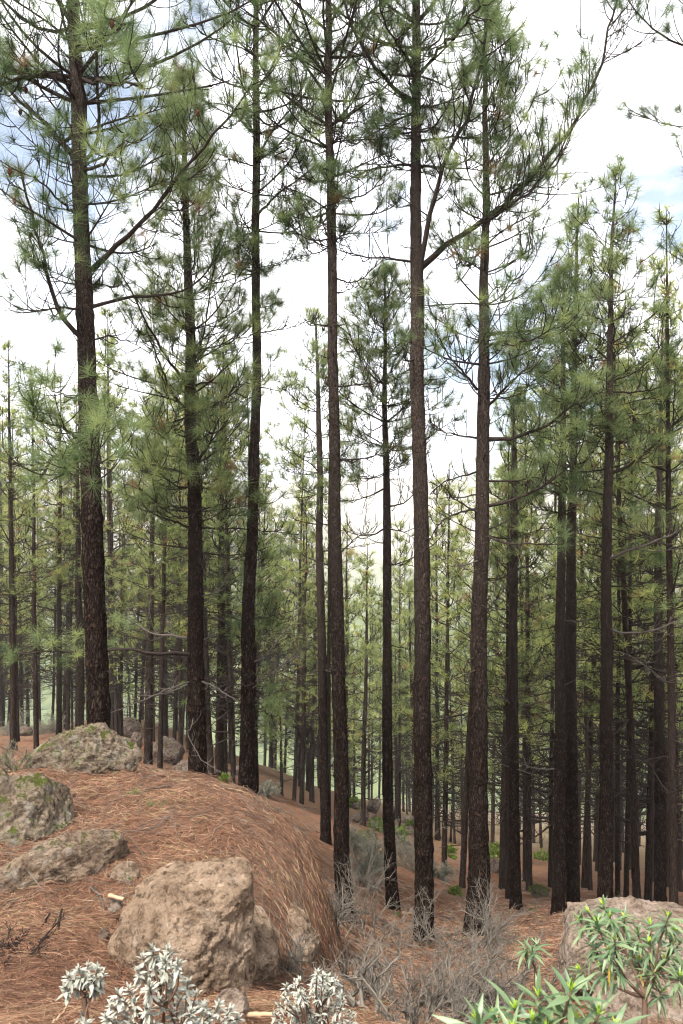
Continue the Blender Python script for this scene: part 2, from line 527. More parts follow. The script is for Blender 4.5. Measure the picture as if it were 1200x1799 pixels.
def ground_z(x, y, fine=True):
    x = np.asarray(x, float); y = np.asarray(y, float)
    b = _base(x, y)
    m = _mound(x, y)
    k = 0.10
    h = np.clip(0.5 + 0.5 * (m - b) / k, 0, 1)
    z = b + (m - b) * h + k * h * (1 - h)
    if fine:
        p = np.stack([x, y, np.zeros_like(x)], -1)
        near = np.clip((60 - y) / 40, 0.2, 1)
        z = z + near * (0.07 * fbm(p * 1.3, 3, 3) + 0.045 * fbm(p * 5.0, 5, 3))
        z = z + np.clip((y - 12) / 20, 0, 1) * 0.35 * fbm(p * 0.25, 9, 3)
    return z

_YS = np.exp(np.linspace(math.log(2.0), math.log(330), 1100))
def hit(px, py):
    """where the line of sight through a photo pixel meets the forest floor"""
    X = (px - 600) / F * _YS; Z = (900 - py) / F * _YS
    g = ground_z(X, _YS, False)
    i = np.argmax(g >= Z)
    return float(_YS[i]) if g[i] >= Z[i] else None

def on_ground(px, Y):
    X = (px - 600) / F * Y
    return np.array([X, Y, float(ground_z(np.array([X]), np.array([Y]))[0])])

def make_ground():
    ys = np.concatenate([np.linspace(-12, 1.8, 18), np.exp(np.linspace(math.log(1.9), math.log(420), 350))])
    t = np.linspace(-1, 1, 251)
    tt = 0.28 * t + 0.72 * t ** 3
    yy = np.repeat(ys[:, None], len(t), 1)
    xx = tt[None, :] * (np.maximum(ys, 0)[:, None] * 1.5 + 13)
    zz = ground_z(xx, yy)
    v = np.stack([xx, yy, zz], -1)
    n, m = v.shape[:2]
    idx = np.arange(n * m).reshape(n, m)
    a, b, c, d = idx[:-1, :-1], idx[:-1, 1:], idx[1:, 1:], idx[1:, :-1]
    f = np.concatenate([np.stack([a, b, c], -1).reshape(-1, 3), np.stack([a, c, d], -1).reshape(-1, 3)])
    ac = Acc(); ac.add(v, f)
    o = ac.build('ground', M_GROUND)
    tag(o, 'rust brown forest floor of fallen pine needles sloping downhill', None, kind='structure')
make_ground()

def make_hill():
    xs = np.linspace(-1100, 1100, 160); ys = np.linspace(300, 900, 70)
    xx, yy = np.meshgrid(xs, ys)
    p = np.stack([xx, yy, np.zeros_like(xx)], -1)
    t = (yy - 300) / 600
    ridge = 0.10 * fbm(p * 0.0035, 31, 5) + 0.05 * fbm(p * 0.013, 37, 4)
    zz = -140 + t * 165 + np.clip(t, 0, 1) ** 1.3 * 12 + ridge * 260 * np.clip(t * 1.6, 0, 1) - np.where(xx > 60, (xx - 60) * 0.06, 0)
    v = np.stack([xx, yy, zz], -1)
    n, m = v.shape[:2]
    idx = np.arange(n * m).reshape(n, m)
    a, b, c, d = idx[:-1, :-1], idx[:-1, 1:], idx[1:, 1:], idx[1:, :-1]
    f = np.concatenate([np.stack([a, b, c], -1).reshape(-1, 3), np.stack([a, c, d], -1).reshape(-1, 3)])
    ac = Acc(); ac.add(v, f)
    tag(ac.build('hill', M_HILL), 'pale dry mountain slope across the valley, behind the pines', None, kind='structure')
make_hill()

# ------------------------------------------------------------------ fallen needles on the floor
def make_litter():
    n = 240000
    u = R.uniform(-0.62, 0.62, n)
    # denser on the near ledge, thinning with distance
    Y = np.exp(R.uniform(math.log(2.6), math.log(15.5), n))
    x = u * Y; y = Y
    yaw = R.uniform(0, 2 * np.pi, n)
    e = 0.15
    gx = (_surf(x + e, y) - _surf(x - e, y)) / (2 * e); gy = (_surf(x, y + e) - _surf(x, y - e)) / (2 * e)
    g = np.sqrt(gx ** 2 + gy ** 2)
    steep = np.clip((g - 0.7) / 1.6, 0, 0.75) * (R.random(n) < 0.35)
    dn = np.arctan2(-gy, -gx) + R.normal(0, 0.6, n)
    # patches share a direction, as drifted needles do
    pp = np.stack([x * 2.2, y * 2.2, np.zeros(n)], -1)
    flow = vnoise(pp, 51) * np.pi
    yaw = np.where(R.random(n) < 0.25, flow + R.normal(0, 0.8, n), yaw)
    dx = np.cos(yaw) * (1 - steep) + np.cos(dn) * steep; dy = np.sin(yaw) * (1 - steep) + np.sin(dn) * steep
    L = R.uniform(0.07, 0.19, n) / np.sqrt(1 + (g * 0.8) ** 2)
    nn = np.hypot(dx, dy) + 1e-6; dx /= nn; dy /= nn
    bend = R.normal(0, 0.16, n)
    w = R.uniform(0.00030, 0.00055, n) * np.clip(Y, 3.0, 12.0)
    clump = vnoise(np.stack([x * 3.1, y * 3.1, np.zeros(n) + 4.0], -1), 77)
    lift = np.abs(R.normal(0, 0.02, n)) + 0.004 + 0.03 * np.clip(clump, 0, 1) * R.random(n)
    pts = []
    for s in (-0.5, 0.05, 0.5):
        px = x + dx * L * s - dy * L * bend * (1 - 4 * s * s)
        py = y + dy * L * s + dx * L * bend * (1 - 4 * s * s)
        pz = ground_z(px, py) + lift * (1.0 if s < .2 else 0.7) + np.where(s > 0.2, R.normal(0, 0.008, n), 0)
        pts.append(np.stack([px, py, pz], -1))
    tan = unit(pts[2] - pts[0])
    side = unit(np.cross(tan, R.normal(0, 0.6, (n, 3)) + np.array([0, 0, 1.0]))) * (w * 0.75)[:, None]
    v = np.stack([pts[0], pts[1] - side, pts[1] + side, pts[2]], 1)
    b = (np.arange(n) * 4)[:, None, None]
    f = np.array([[0, 1, 2], [1, 3, 2]])[None] + b
    tone = np.clip(R.normal(0.46, 0.30, n) + 0.25 * clump, 0, 0.985)
    tone = np.where(R.random(n) < 0.012, 1.0, tone)
    ac = Acc(); ac.add(v, f, 0, np.repeat(tone, 4))
    tag(ac.build('needle_litter', M_LITTER, smooth=False), 'loose rust brown fallen pine needles carpeting the ledge and floor', 'needle litter', kind='stuff')

def _surf(x, y):
    return ground_z(x, y, False)
make_litter()

def make_twig_litter():
    """short twigs, dry stalks and bark flakes strewn over the floor between the trunks"""
    n = 5200
    u = R.uniform(-0.45, 0.45, n); Y = np.exp(R.uniform(math.log(5.0), math.log(30), n))
    x, y = u * Y, Y
    L = R.uniform(0.06, 0.40, n) * R.uniform(0.4, 1, n); a = R.random(n) * 6.28
    t = np.linspace(-.5, .5, 3)
    bend = R.normal(0, .12, n)
    px = x[:, None] + np.cos(a)[:, None] * L[:, None] * t - np.sin(a)[:, None] * (L * bend)[:, None] * (1 - 4 * t * t)
    py = y[:, None] + np.sin(a)[:, None] * L[:, None] * t + np.cos(a)[:, None] * (L * bend)[:, None] * (1 - 4 * t * t)
    up = np.where(R.random(n) < .15, R.uniform(.3, 1.0, n), R.uniform(0, .12, n))
    pz = ground_z(px, py) + 0.012 + (L * up)[:, None] * (t + .5)
    r = R.uniform(0.0022, 0.0065, n) * np.clip(Y / 10, .6, 1.6)
    ac = Acc()
    ac.tubes(np.stack([px, py, pz], -1), r[:, None] * np.array([1, .85, .5]), 3, 0, R.random(n))
    tag(ac.build('twig_litter', M_BRUSH), 'fine dry twigs and stalks strewn over the forest floor', 'twig litter', kind='stuff')
make_twig_litter()

# ------------------------------------------------------------------ boulders
def ico(n):
    import bmesh
    bm = bmesh.new()
    bmesh.ops.create_icosphere(bm, subdivisions=n, radius=1.0)
    v = np.array([q.co[:] for q in bm.verts]); f = np.array([[q.index for q in fc.verts] for fc in bm.faces])
    bm.free()
    return v, f
ICO = {k: ico(k) for k in (3, 4, 5, 6)}

def boulder(outline, Y, depth, mat, label, cat='boulder', group=None, sub=6, rough=0.09, seed=1, cuts=12, name='boulder', shear=0.0):
    """a rock whose face towards the path has the given outline (photo pixels) at distance Y and the given depth in metres"""
    Yc = Y + depth * 0.42
    pts = np.array([P(a, b, Yc) for a, b in outline])
    c = np.array([(pts[:, 0].min() + pts[:, 0].max()) / 2, Yc, (pts[:, 2].min() + pts[:, 2].max()) / 2])
    rel = pts - c
    ph = np.arctan2(rel[:, 2], rel[:, 0]); rr = np.hypot(rel[:, 0], rel[:, 2])
    d, f = ICO[sub]
    phi = np.arctan2(d[:, 2], d[:, 0])
    # radius of the outline polygon in each direction
    rad = np.zeros(len(phi))
    n = len(rel)
    ca, sa = np.cos(phi), np.sin(phi)
    for i in range(n):
        a, b = rel[i, [0, 2]], rel[(i + 1) % n, [0, 2]]
        e = b - a
        den = ca * e[1] - sa * e[0]
        den = np.where(np.abs(den) < 1e-9, 1e-9, den)
        t = (a[0] * e[1] - a[1] * e[0]) / den
        s = (a[0] * sa - a[1] * ca) / den
        ok = (t > 0) & (s >= -1e-6) & (s <= 1 + 1e-6)
        rad = np.where(ok, np.maximum(rad, t), rad)
    rho = np.hypot(d[:, 0], d[:, 2])
    sz = rr.mean()
    fr = np.sign(rho) * np.abs(rho) ** 0.75
    q = np.stack([ca * rad * fr, d[:, 1] * depth * 0.5 * np.abs(d[:, 1]) ** -0.15 if False else d[:, 1] * depth * 0.5, sa * rad * fr], -1)
    
    rs = np.random.default_rng(seed)
    ext = np.array([np.abs(q[:, 0]).max(), depth * 0.5, np.abs(q[:, 2]).max()])
    for _ in range(cuts):           # broken flat faces
        nv = unit(rs.normal(0, 1, 3) * np.array([1, 1.6, 1])); nv[1] = -abs(nv[1]) if rs.random() < .75 else nv[1]
        lim = np.percentile(q @ nv, rs.uniform(86, 97))
        ex = np.maximum(q @ nv - lim, 0)
        q = q - ex[:, None] * nv * 0.85
    nd = unit(q / (ext + 1e-6))
    pn = (q + c) / sz
    dsp = fbm(pn * 1.7, seed, 4) * 1.0 + (np.abs(fbm(pn * 3.0, seed + 9, 4)) - 0.25) * 1.9 + 0.75 * fbm(pn * 8, seed + 20, 4, 0.65) - 0.9 * np.clip(0.10 - np.abs(fbm(pn * 2.1, seed + 31, 3)), 0, 1) * 6
    q = q + nd * (dsp * rough * sz * 0.75)[:, None]
    q[:, 1] += shear * q[:, 0]
    q = q + nd * (0.5 * rough * sz * 0.22 * vnoise(pn * 31, seed + 50))[:, None]
    ac = Acc(); ac.add(q, f)
    o = ac.build(name, mat, smooth=False)
    o.location = c
    return tag(o, label, cat, group)

boulder([(38, 1335), (60, 1312), (100, 1290), (150, 1274), (178, 1277), (205, 1295), (240, 1318), (250, 1330), (240, 1352), (225, 1366), (190, 1372), (165, 1385), (110, 1390), (60, 1375), (48, 1355)],
        8.3, 0.85, M_ROCK_MOSS, 'big grey brown boulder with green moss at the foot of the thickest left pine', seed=3, rough=0.10)
boulder([(-95, 1395), (-30, 1364), (20, 1358), (66, 1360), (108, 1384), (148, 1406), (166, 1432), (150, 1462), (100, 1490), (60, 1520), (10, 1550), (-80, 1560), (-120, 1470)],
        6.3, 0.75, M_ROCK_MOSS, 'grey lichen spotted boulder with moss on the far left of the ledge', seed=11, rough=0.09)
boulder([(-110, 1560), (-30, 1535), (20, 1515), (55, 1492), (95, 1478), (150, 1480), (198, 1498), (210, 1540), (190, 1590), (140, 1640), (90, 1670), (20, 1690), (-60, 1690)],
        5.35, 0.62, M_ROCK_LICH, 'low tan pitted boulder half sunk in needles below the lichen spotted one', seed=17, rough=0.085, shear=0.55, cuts=9)
boulder([(188, 1535), (205, 1520), (230, 1518), (243, 1530), (245, 1560), (210, 1568), (185, 1562)], 5.6, 0.3, M_ROCK_LICH,
        'small tan rock patch showing through the needles on the ledge', 'rock', seed=21, sub=5, name='rock')
boulder([(222, 1598), (246, 1556), (286, 1532), (350, 1524), (428, 1518), (446, 1530), (448, 1600), (449, 1690), (450, 1725), (400, 1745), (300, 1770), (210, 1790), (165, 1740), (178, 1680), (204, 1635)],
        4.35, 0.75, M_ROCK_TAN, 'large tan brown boulder with flat top standing out of the ledge', seed=29, rough=0.075, cuts=11)
boulder([(428, 1600), (450, 1592), (475, 1640), (490, 1662), (488, 1700), (470, 1735), (440, 1750), (425, 1700)], 4.9, 0.55, M_ROCK_TAN,
        'rough dark tan rock wedged beside the large flat topped boulder', 'rock', seed=33, sub=5, name='rock')
boulder([(455, 1640), (485, 1612), (512, 1600), (540, 1625), (560, 1665), (562, 1720), (520, 1750), (465, 1740)], 5.75, 0.8, M_ROCK_TAN,
        'grey rock face under the needle ledge above the dry twigs', 'rock', seed=37, sub=5, name='rock')
boulder([(958, 1660), (966, 1640), (998, 1614), (1060, 1604), (1130, 1600), (1180, 1606), (1230, 1610), (1290, 1650), (1280, 1740), (1120, 1770), (980, 1760), (960, 1710)],
        4.9, 1.0, M_ROCK_PINK, 'wide pinkish boulder behind the green leafy shrub', seed=41, rough=0.085, cuts=12)
boulder([(1045, 1770), (1070, 1745), (1110, 1726), (1160, 1728), (1210, 1745), (1260, 1790), (1250, 1850), (1100, 1860), (1050, 1830)],
        4.0, 0.6, M_ROCK_PINK, 'pale boulder low behind the trunk of the green leafy shrub', seed=47, rough=0.06)
boulder([(372, 1765), (385, 1745), (412, 1740), (432, 1752), (440, 1778), (430, 1800), (380, 1800)], 3.9, 0.16, M_ROCK_PINK,
        'rounded pale stone in front of the large flat topped boulder', 'stone', seed=53, sub=5, rough=0.04, name='stone')
boulder([(192, 1582), (214, 1580), (216, 1596), (198, 1606), (189, 1600)], 5.0, 0.08, M_ROCK_PINK, 'white angular stone under a snapped wood piece', 'stone', seed=57, sub=4, rough=0.03, cuts=9, name='stone')
boulder([(168, 1648), (180, 1632), (193, 1640), (186, 1656), (168, 1660)], 4.72, 0.08, M_ROCK_FAR, 'flat blue grey stone left of the large flat topped boulder', 'stone', seed=59, sub=4, rough=0.03, name='stone')
for k, (a, b, s) in enumerate(((136, 1632, 9), (122, 1625, 6), (194, 1645, 4), (152, 1675, 8), (106, 1660, 6), (160, 1655, 5), (145, 1690, 5))):
    q = [(a - s, b + 2), (a - .4 * s, b - .8 * s), (a + .6 * s, b - .7 * s), (a + s, b + .1 * s), (a + .4 * s, b + .7 * s)]
    boulder(q, (hit(a, b + s * .6) or 4.8) - s / 1400 * 3, s / 1400 * 7, M_ROCK_PINK, 'small pale stone among needles left of the large flat topped boulder', 'stone', 'small stones in the needles', seed=61 + k, sub=3, rough=0.05, name='stone')

def floor_rock(px, py, w, h, mat, label, seed, cat='rock', group=None, sub=5, name='rock'):
    Y = hit(px, py)
    if Y is None:
        Y = 42.0
        py = 900 - on_ground(px, Y)[2] / Y * F
    hw = w / 2
    rs = np.random.default_rng(seed)
    out = []
    for k in range(11):
        a = k / 11 * 2 * np.pi
        r = rs.uniform(0.82, 1.12)
        out.append((px + math.cos(a) * hw * r, py - h * 0.4 - math.sin(a) * h * 0.6 * r))
    return boulder(out, Y, w / F * Y * 0.9, mat, label, cat, group, sub=sub, seed=seed, rough=0.08, name=name)

floor_rock(238, 1318, 26, 32, M_ROCK_FAR, 'round brown rock just behind the right end of the big mossy boulder', 71)
floor_rock(228, 1292, 44, 34, M_ROCK_FAR, 'brown rock at the far side of the big mossy boulder below thin pines', 72)
floor_rock(292, 1345, 72, 48, M_ROCK_FAR, 'slanting brown rock slab behind two slim pines left of centre', 73)
floor_rock(322, 1362, 36, 26, M_ROCK_FAR, 'rock with moss at the foot of the second left pine', 74)
floor_rock(646, 1500, 48, 46, M_MOSSY, 'dark rock clad in green moss beside the tall centre pine', 75)
floor_rock(655, 1428, 26, 22, M_ROCK_FAR, 'brown rock up the slope behind a thin centre pine', 76)
floor_rock(637, 1402, 26, 16, M_ROCK_FAR, 'flat reddish rock at the top of the rocky patch', 77)
floor_rock(660, 1398, 18, 16, M_ROCK_FAR, 'reddish rock beside the flat one on the rocky patch', 78)
floor_rock(716, 1470, 24, 18, M_ROCK_FAR, 'rounded brown rock right of the pale twig pine on the slope', 79)
floor_rock(712, 1446, 22, 12, M_ROCK_FAR, 'grey rock above the rounded brown one on the slope', 80)
floor_rock(868, 1534, 26, 26, M_ROCK_FAR, 'brown boulder lit from above behind the flared pine', 81)
floor_rock(948, 1576, 38, 20, M_MOSSY, 'low mossy rock between two slim pines', 82)
floor_rock(919, 1608, 14, 14, M_ROCK_FAR, 'stumpy grey stone at the foot of a slim pine', 83)
floor_rock(936, 1606, 18, 9, M_MOSSY, 'mossy clod beside the stumpy grey stone', 84)
floor_rock(802, 1572, 22, 14, M_MOSSY, 'mossy hummock left of the flared pine', 85)
floor_rock(697, 1612, 18, 8, M_MOSSY, 'green mossy clod at the foot of the twig wrapped pine', 86)
floor_rock(42, 1296, 30, 20, M_ROCK_FAR, 'dark rock in brush behind the leftmost pines', 87)
floor_rock(690, 1435, 12, 14, M_ROCK_FAR, 'small pale rock on the rocky patch by a far thin pine', 88)
floor_rock(625, 1445, 26, 14, M_ROCK_FAR, 'low brown rock right of the tall centre pine', 89)
floor_rock(1088, 1590, 12, 18, M_MOSSY, 'small mossy stump of rock behind the wide pinkish boulder', 90)
floor_rock(420, 1360, 24, 14, M_ROCK_FAR, 'grey rock between two pines beyond the ledge', 91)

rsr = np.random.default_rng(12)
for k in range(26):
    px, py = rsr.uniform(612, 732), rsr.uniform(1396, 1490)
    w = rsr.uniform(8, 24)
    floor_rock(px, py, w, w * rsr.uniform(.5, .8), M_ROCK_FAR, 'reddish brown rock strewn on the slope behind the centre pines', 700 + k, group='rocks strewn on the centre slope', sub=4)
for k in range(14):
    px, py = rsr.uniform(330, 560), rsr.uniform(1385, 1480)
    w = rsr.uniform(6, 14)
    floor_rock(px, py, w, w * rsr.uniform(.5, .8), M_ROCK_FAR, 'small brown rock lying beyond the crest of the needle ledge', 740 + k, group='rocks beyond the ledge crest', sub=3)
for k in range(16):
    px, py = rsr.uniform(760, 1000), rsr.uniform(1530, 1660)
    w = rsr.uniform(5, 12)
    floor_rock(px, py, w, w * rsr.uniform(.45, .7), M_ROCK_FAR, 'small brown stone on the floor between the right trunks', 760 + k, 'stone', group='stones between the right trunks', sub=3, name='stone')

# ------------------------------------------------------------------ pines
def tufts(ac, pos, dr, length, nn, width, tint, mat=0, spread=1.75, bent=True, rs=R):
    """bunches of long needles: pos (m,3) shoot tips, dr (m,3) shoot directions"""
    m = len(pos)
    if m == 0:
        return
    s, b = perp(dr)
    th = spread * rs.random((m, nn)) ** 0.75 + 0.05
    az = rs.random((m, nn)) * 2 * np.pi
    d = (np.cos(th)[..., None] * dr[:, None] + np.sin(th)[..., None] * (np.cos(az)[..., None] * s[:, None] + np.sin(az)[..., None] * b[:, None]))
    L = (np.asarray(length).reshape(-1, 1) * rs.uniform(0.7, 1.1, (m, nn)))[..., None]
    base = pos[:, None] - dr[:, None] * (rs.random((m, nn)) * 0.35 * np.asarray(length).reshape(-1, 1))[..., None]
    droop = np.array([0, 0, -1.0]) * L * rs.uniform(0.02, 0.22, (m, nn))[..., None]
    tip = base + d * L + droop
    side = unit(np.cross(d, rs.normal(0, 1, (m, nn, 3)))) * width * 0.5
    tt = np.asarray(tint, float).reshape(-1, 1) + rs.normal(0, 0.10, (m, nn))
    tt = np.clip(tt, 0.13, 1.0)
    tt = np.where(np.asarray(tint).reshape(-1, 1) < 0.05, 0.02, tt)
    if bent:
        midp = base + d * L * 0.5 + droop * 0.12
        v = np.stack([base - side, base + side, midp - side * .8, midp + side * .8, tip], 2)
        n = m * nn
        f = np.array([[0, 1, 3], [0, 3, 2], [2, 3, 4]])[None] + (np.arange(n) * 5)[:, None, None]
        ac.add(v, f, mat, np.repeat(tt.ravel(), 5))
    else:
        v = np.stack([base - side, base + side, tip], 2)
        n = m * nn
        ac.add(v, np.arange(n * 3).reshape(n, 3), mat, np.repeat(tt.ravel(), 3))

def trunk_mesh(pts, rad, sides, seed, step=0.07, whorl=0.5):
    pts = np.asarray(pts, float); rad = np.asarray(rad, float)
    z = np.arange(pts[0, 2], pts[-1, 2], step)
    # smooth interpolation along the height
    def ip(col):
        return np.interp(z, pts[:, 2], col)
    x, y, r = ip(pts[:, 0]), ip(pts[:, 1]), ip(rad)
    k = max(3, int(0.8 / step) | 1)
    ker = np.hanning(k + 2)[1:-1]; ker /= ker.sum()
    pad = lambda a: np.convolve(np.pad(a, k // 2, mode='edge'), ker, mode='valid')
    x, y, r = pad(x), pad(y), pad(r)
    h = z - z[0]
    r = r * (1 + 0.75 * np.exp(-h / 0.20))
    rs = np.random.default_rng(seed)
    wz = z[0] + 1.0
    while wz < z[-1]:
        r = r * (1 + rs.uniform(0.03, 0.11) * np.exp(-((z - wz) / 0.05) ** 2))
        wz += rs.uniform(0.7, 1.3) * whorl
    x = x + 0.012 * np.interp(z, np.arange(z[0], z[-1] + 2, 1.1), rs.normal(0, 1, len(np.arange(z[0], z[-1] + 2, 1.1))))
    a = np.arange(sides) / sides * 2 * np.pi
    nx, ny = np.cos(a), np.sin(a)
    pz = np.stack([nx[None] * 9 * 0.12 + 0 * z[:, None], ny[None] * 9 * 0.12 + 0 * z[:, None], z[:, None] * 3.0 + 0 * nx[None]], -1)
    dsp = 0.12 * fbm(pz * 2.4, seed, 3, 0.7) + 0.10 * fbm(pz * np.array([9, 9, 3.0]), seed + 4, 2)
    lobe = np.sin(a[None] * 4 + seed) * 0.5 + np.sin(a[None] * 3 + seed * 1.7) * 0.5
    rr = r[:, None] * (1 + dsp + 0.28 * lobe * np.exp(-h / 0.18)[:, None])
    v = np.stack([x[:, None] + nx[None] * rr, y[:, None] + ny[None] * rr, z[:, None] + 0 * rr], -1)
    n, m = v.shape[:2]
    idx = np.arange(n * m).reshape(n, m)
    q0, q1 = idx[:-1], idx[1:]
    q0r, q1r = np.roll(q0, -1, 1), np.roll(q1, -1, 1)
    f = np.concatenate([np.stack([q0, q0r, q1r], -1).reshape(-1, 3), np.stack([q0, q1r, q1], -1).reshape(-1, 3)])
    return v.reshape(-1, 3), f

def resample(pts, n):
    pts = np.asarray(pts, float)
    t = np.concatenate([[0], np.cumsum(np.linalg.norm(np.diff(pts, axis=0), axis=1))])
    s = np.linspace(0, t[-1], n)
    o = np.stack([np.interp(s, t, pts[:, i]) for i in range(3)], -1)
    for _ in range(2):
        o[1:-1] = (o[:-2] + 2 * o[1:-1] + o[2:]) / 4
    return o

def side_twigs(lines, rad0, n_per, lmin, lmax, rs, t0=0.25, hook=0.7, npt=6, r=0.006, ang=(0.5, 1.1), ls=None):
    """twigs leaving each polyline (m,k,3); J-shaped, turning upwards at the tip"""
    m, k = lines.shape[:2]
    if m == 0:
        return np.zeros((0, npt, 3)), np.zeros((0, npt))
    t = t0 + (1 - t0) * (np.arange(n_per)[None] + rs.random((m, n_per))) / n_per
    t = np.clip(t, 0, 0.999)
    fi = t * (k - 1); i0 = fi.astype(int); fr = (fi - i0)[..., None]
    mi = np.arange(m)[:, None]
    a, b = lines[mi, i0], lines[mi, np.minimum(i0 + 1, k - 1)]
    p = a + (b - a) * fr
    d = unit(b - a)
    s, u = perp(d)
    az = rs.random((m, n_per)) * 2 * np.pi
    rad = np.cos(az)[..., None] * s + np.sin(az)[..., None] * u * 0.75
    an = rs.uniform(ang[0], ang[1], (m, n_per))[..., None]
    d0 = unit(np.cos(an) * d + np.sin(an) * rad)
    L = rs.uniform(lmin, lmax, (m, n_per))[..., None] * (1.15 - 0.5 * t[..., None])
    if ls is not None:
        L = L * np.asarray(ls)[:, None, None]
    up = np.array([0, 0, 1.0])
    tt = np.linspace(0, 1, npt)
    wob = rs.normal(0, 0.22, (m, n_per, 3))
    hook = hook * rs.uniform(0.35, 1.15, (m, n_per, 1))
    q = (p[..., None, :] + d0[..., None, :] * (L * 1.0)[..., None] * (tt - 0.25 * tt ** 2)[:, None]
         + (up * hook + wob)[..., None, :] * L[..., None] * (tt ** 2.2)[:, None] * 0.7)
    rr = np.broadcast_to(r * (1.0 - 0.6 * tt), (m * n_per, npt))
    return q.reshape(m * n_per, npt, 3), rr

def limb(pts, r0, r1, seed, n_tw, foliage=True, lt=(0.3, 0.8), nn=95, nl=0.235, nw=0.0031, tint=0.5, t0=0.2, sub=2, dead_frac=0.22, hook=0.8, n=14):
    """one limb: its wood (Acc) and its needles (Acc)"""
    rs = np.random.default_rng(seed)
    ln = resample(pts, n)
    ln[2:-1] += rs.normal(0, 0.018, (n - 3, 3)) * np.linalg.norm(ln[-1] - ln[0])*.35
    wood, need = Acc(), Acc()
    r0, r1 = r0 * 0.92, r1 * 0.85
    wood.tubes(ln, r0 + (r1 - r0) * np.linspace(0, 1, n) ** 0.7, 7)
    tw, rr = side_twigs(ln[None], None, int(n_tw * 1.3), lt[0], lt[1], rs, t0, hook, 7, max(0.0075, r1 * 0.75), (0.6, 1.45))
    wood.tubes(tw, rr, 4)
    tw2, rr2 = side_twigs(tw, None, sub, lt[0] * 0.45, lt[1] * 0.5, rs, 0.3, 0.9, 5, 0.0056)
    wood.tubes(tw2, rr2, 3)
    if foliage:
        tip = np.concatenate([ln[-1:], tw[:, -1], tw2[:, -1]])
        prv = np.concatenate([ln[-2:-1], tw[:, -2], tw2[:, -2]])
        keep = rs.random(len(tip)) > dead_frac
        keep[0] = True
        keep[1 + len(tw):] &= rs.random(len(tw2)) < 0.75
        tip, prv = tip[keep], prv[keep]
        d = unit(unit(tip - prv) + np.array([0, 0, 0.35]))
        tufts(need, tip, d, rs.uniform(0.8, 1.15, len(tip)) * nl, nn, nw, np.clip(rs.normal(tint, 0.22, len(tip)), 0.13, 1), 0, bent=False, rs=rs)
    wood.tw = tw
    return wood, need

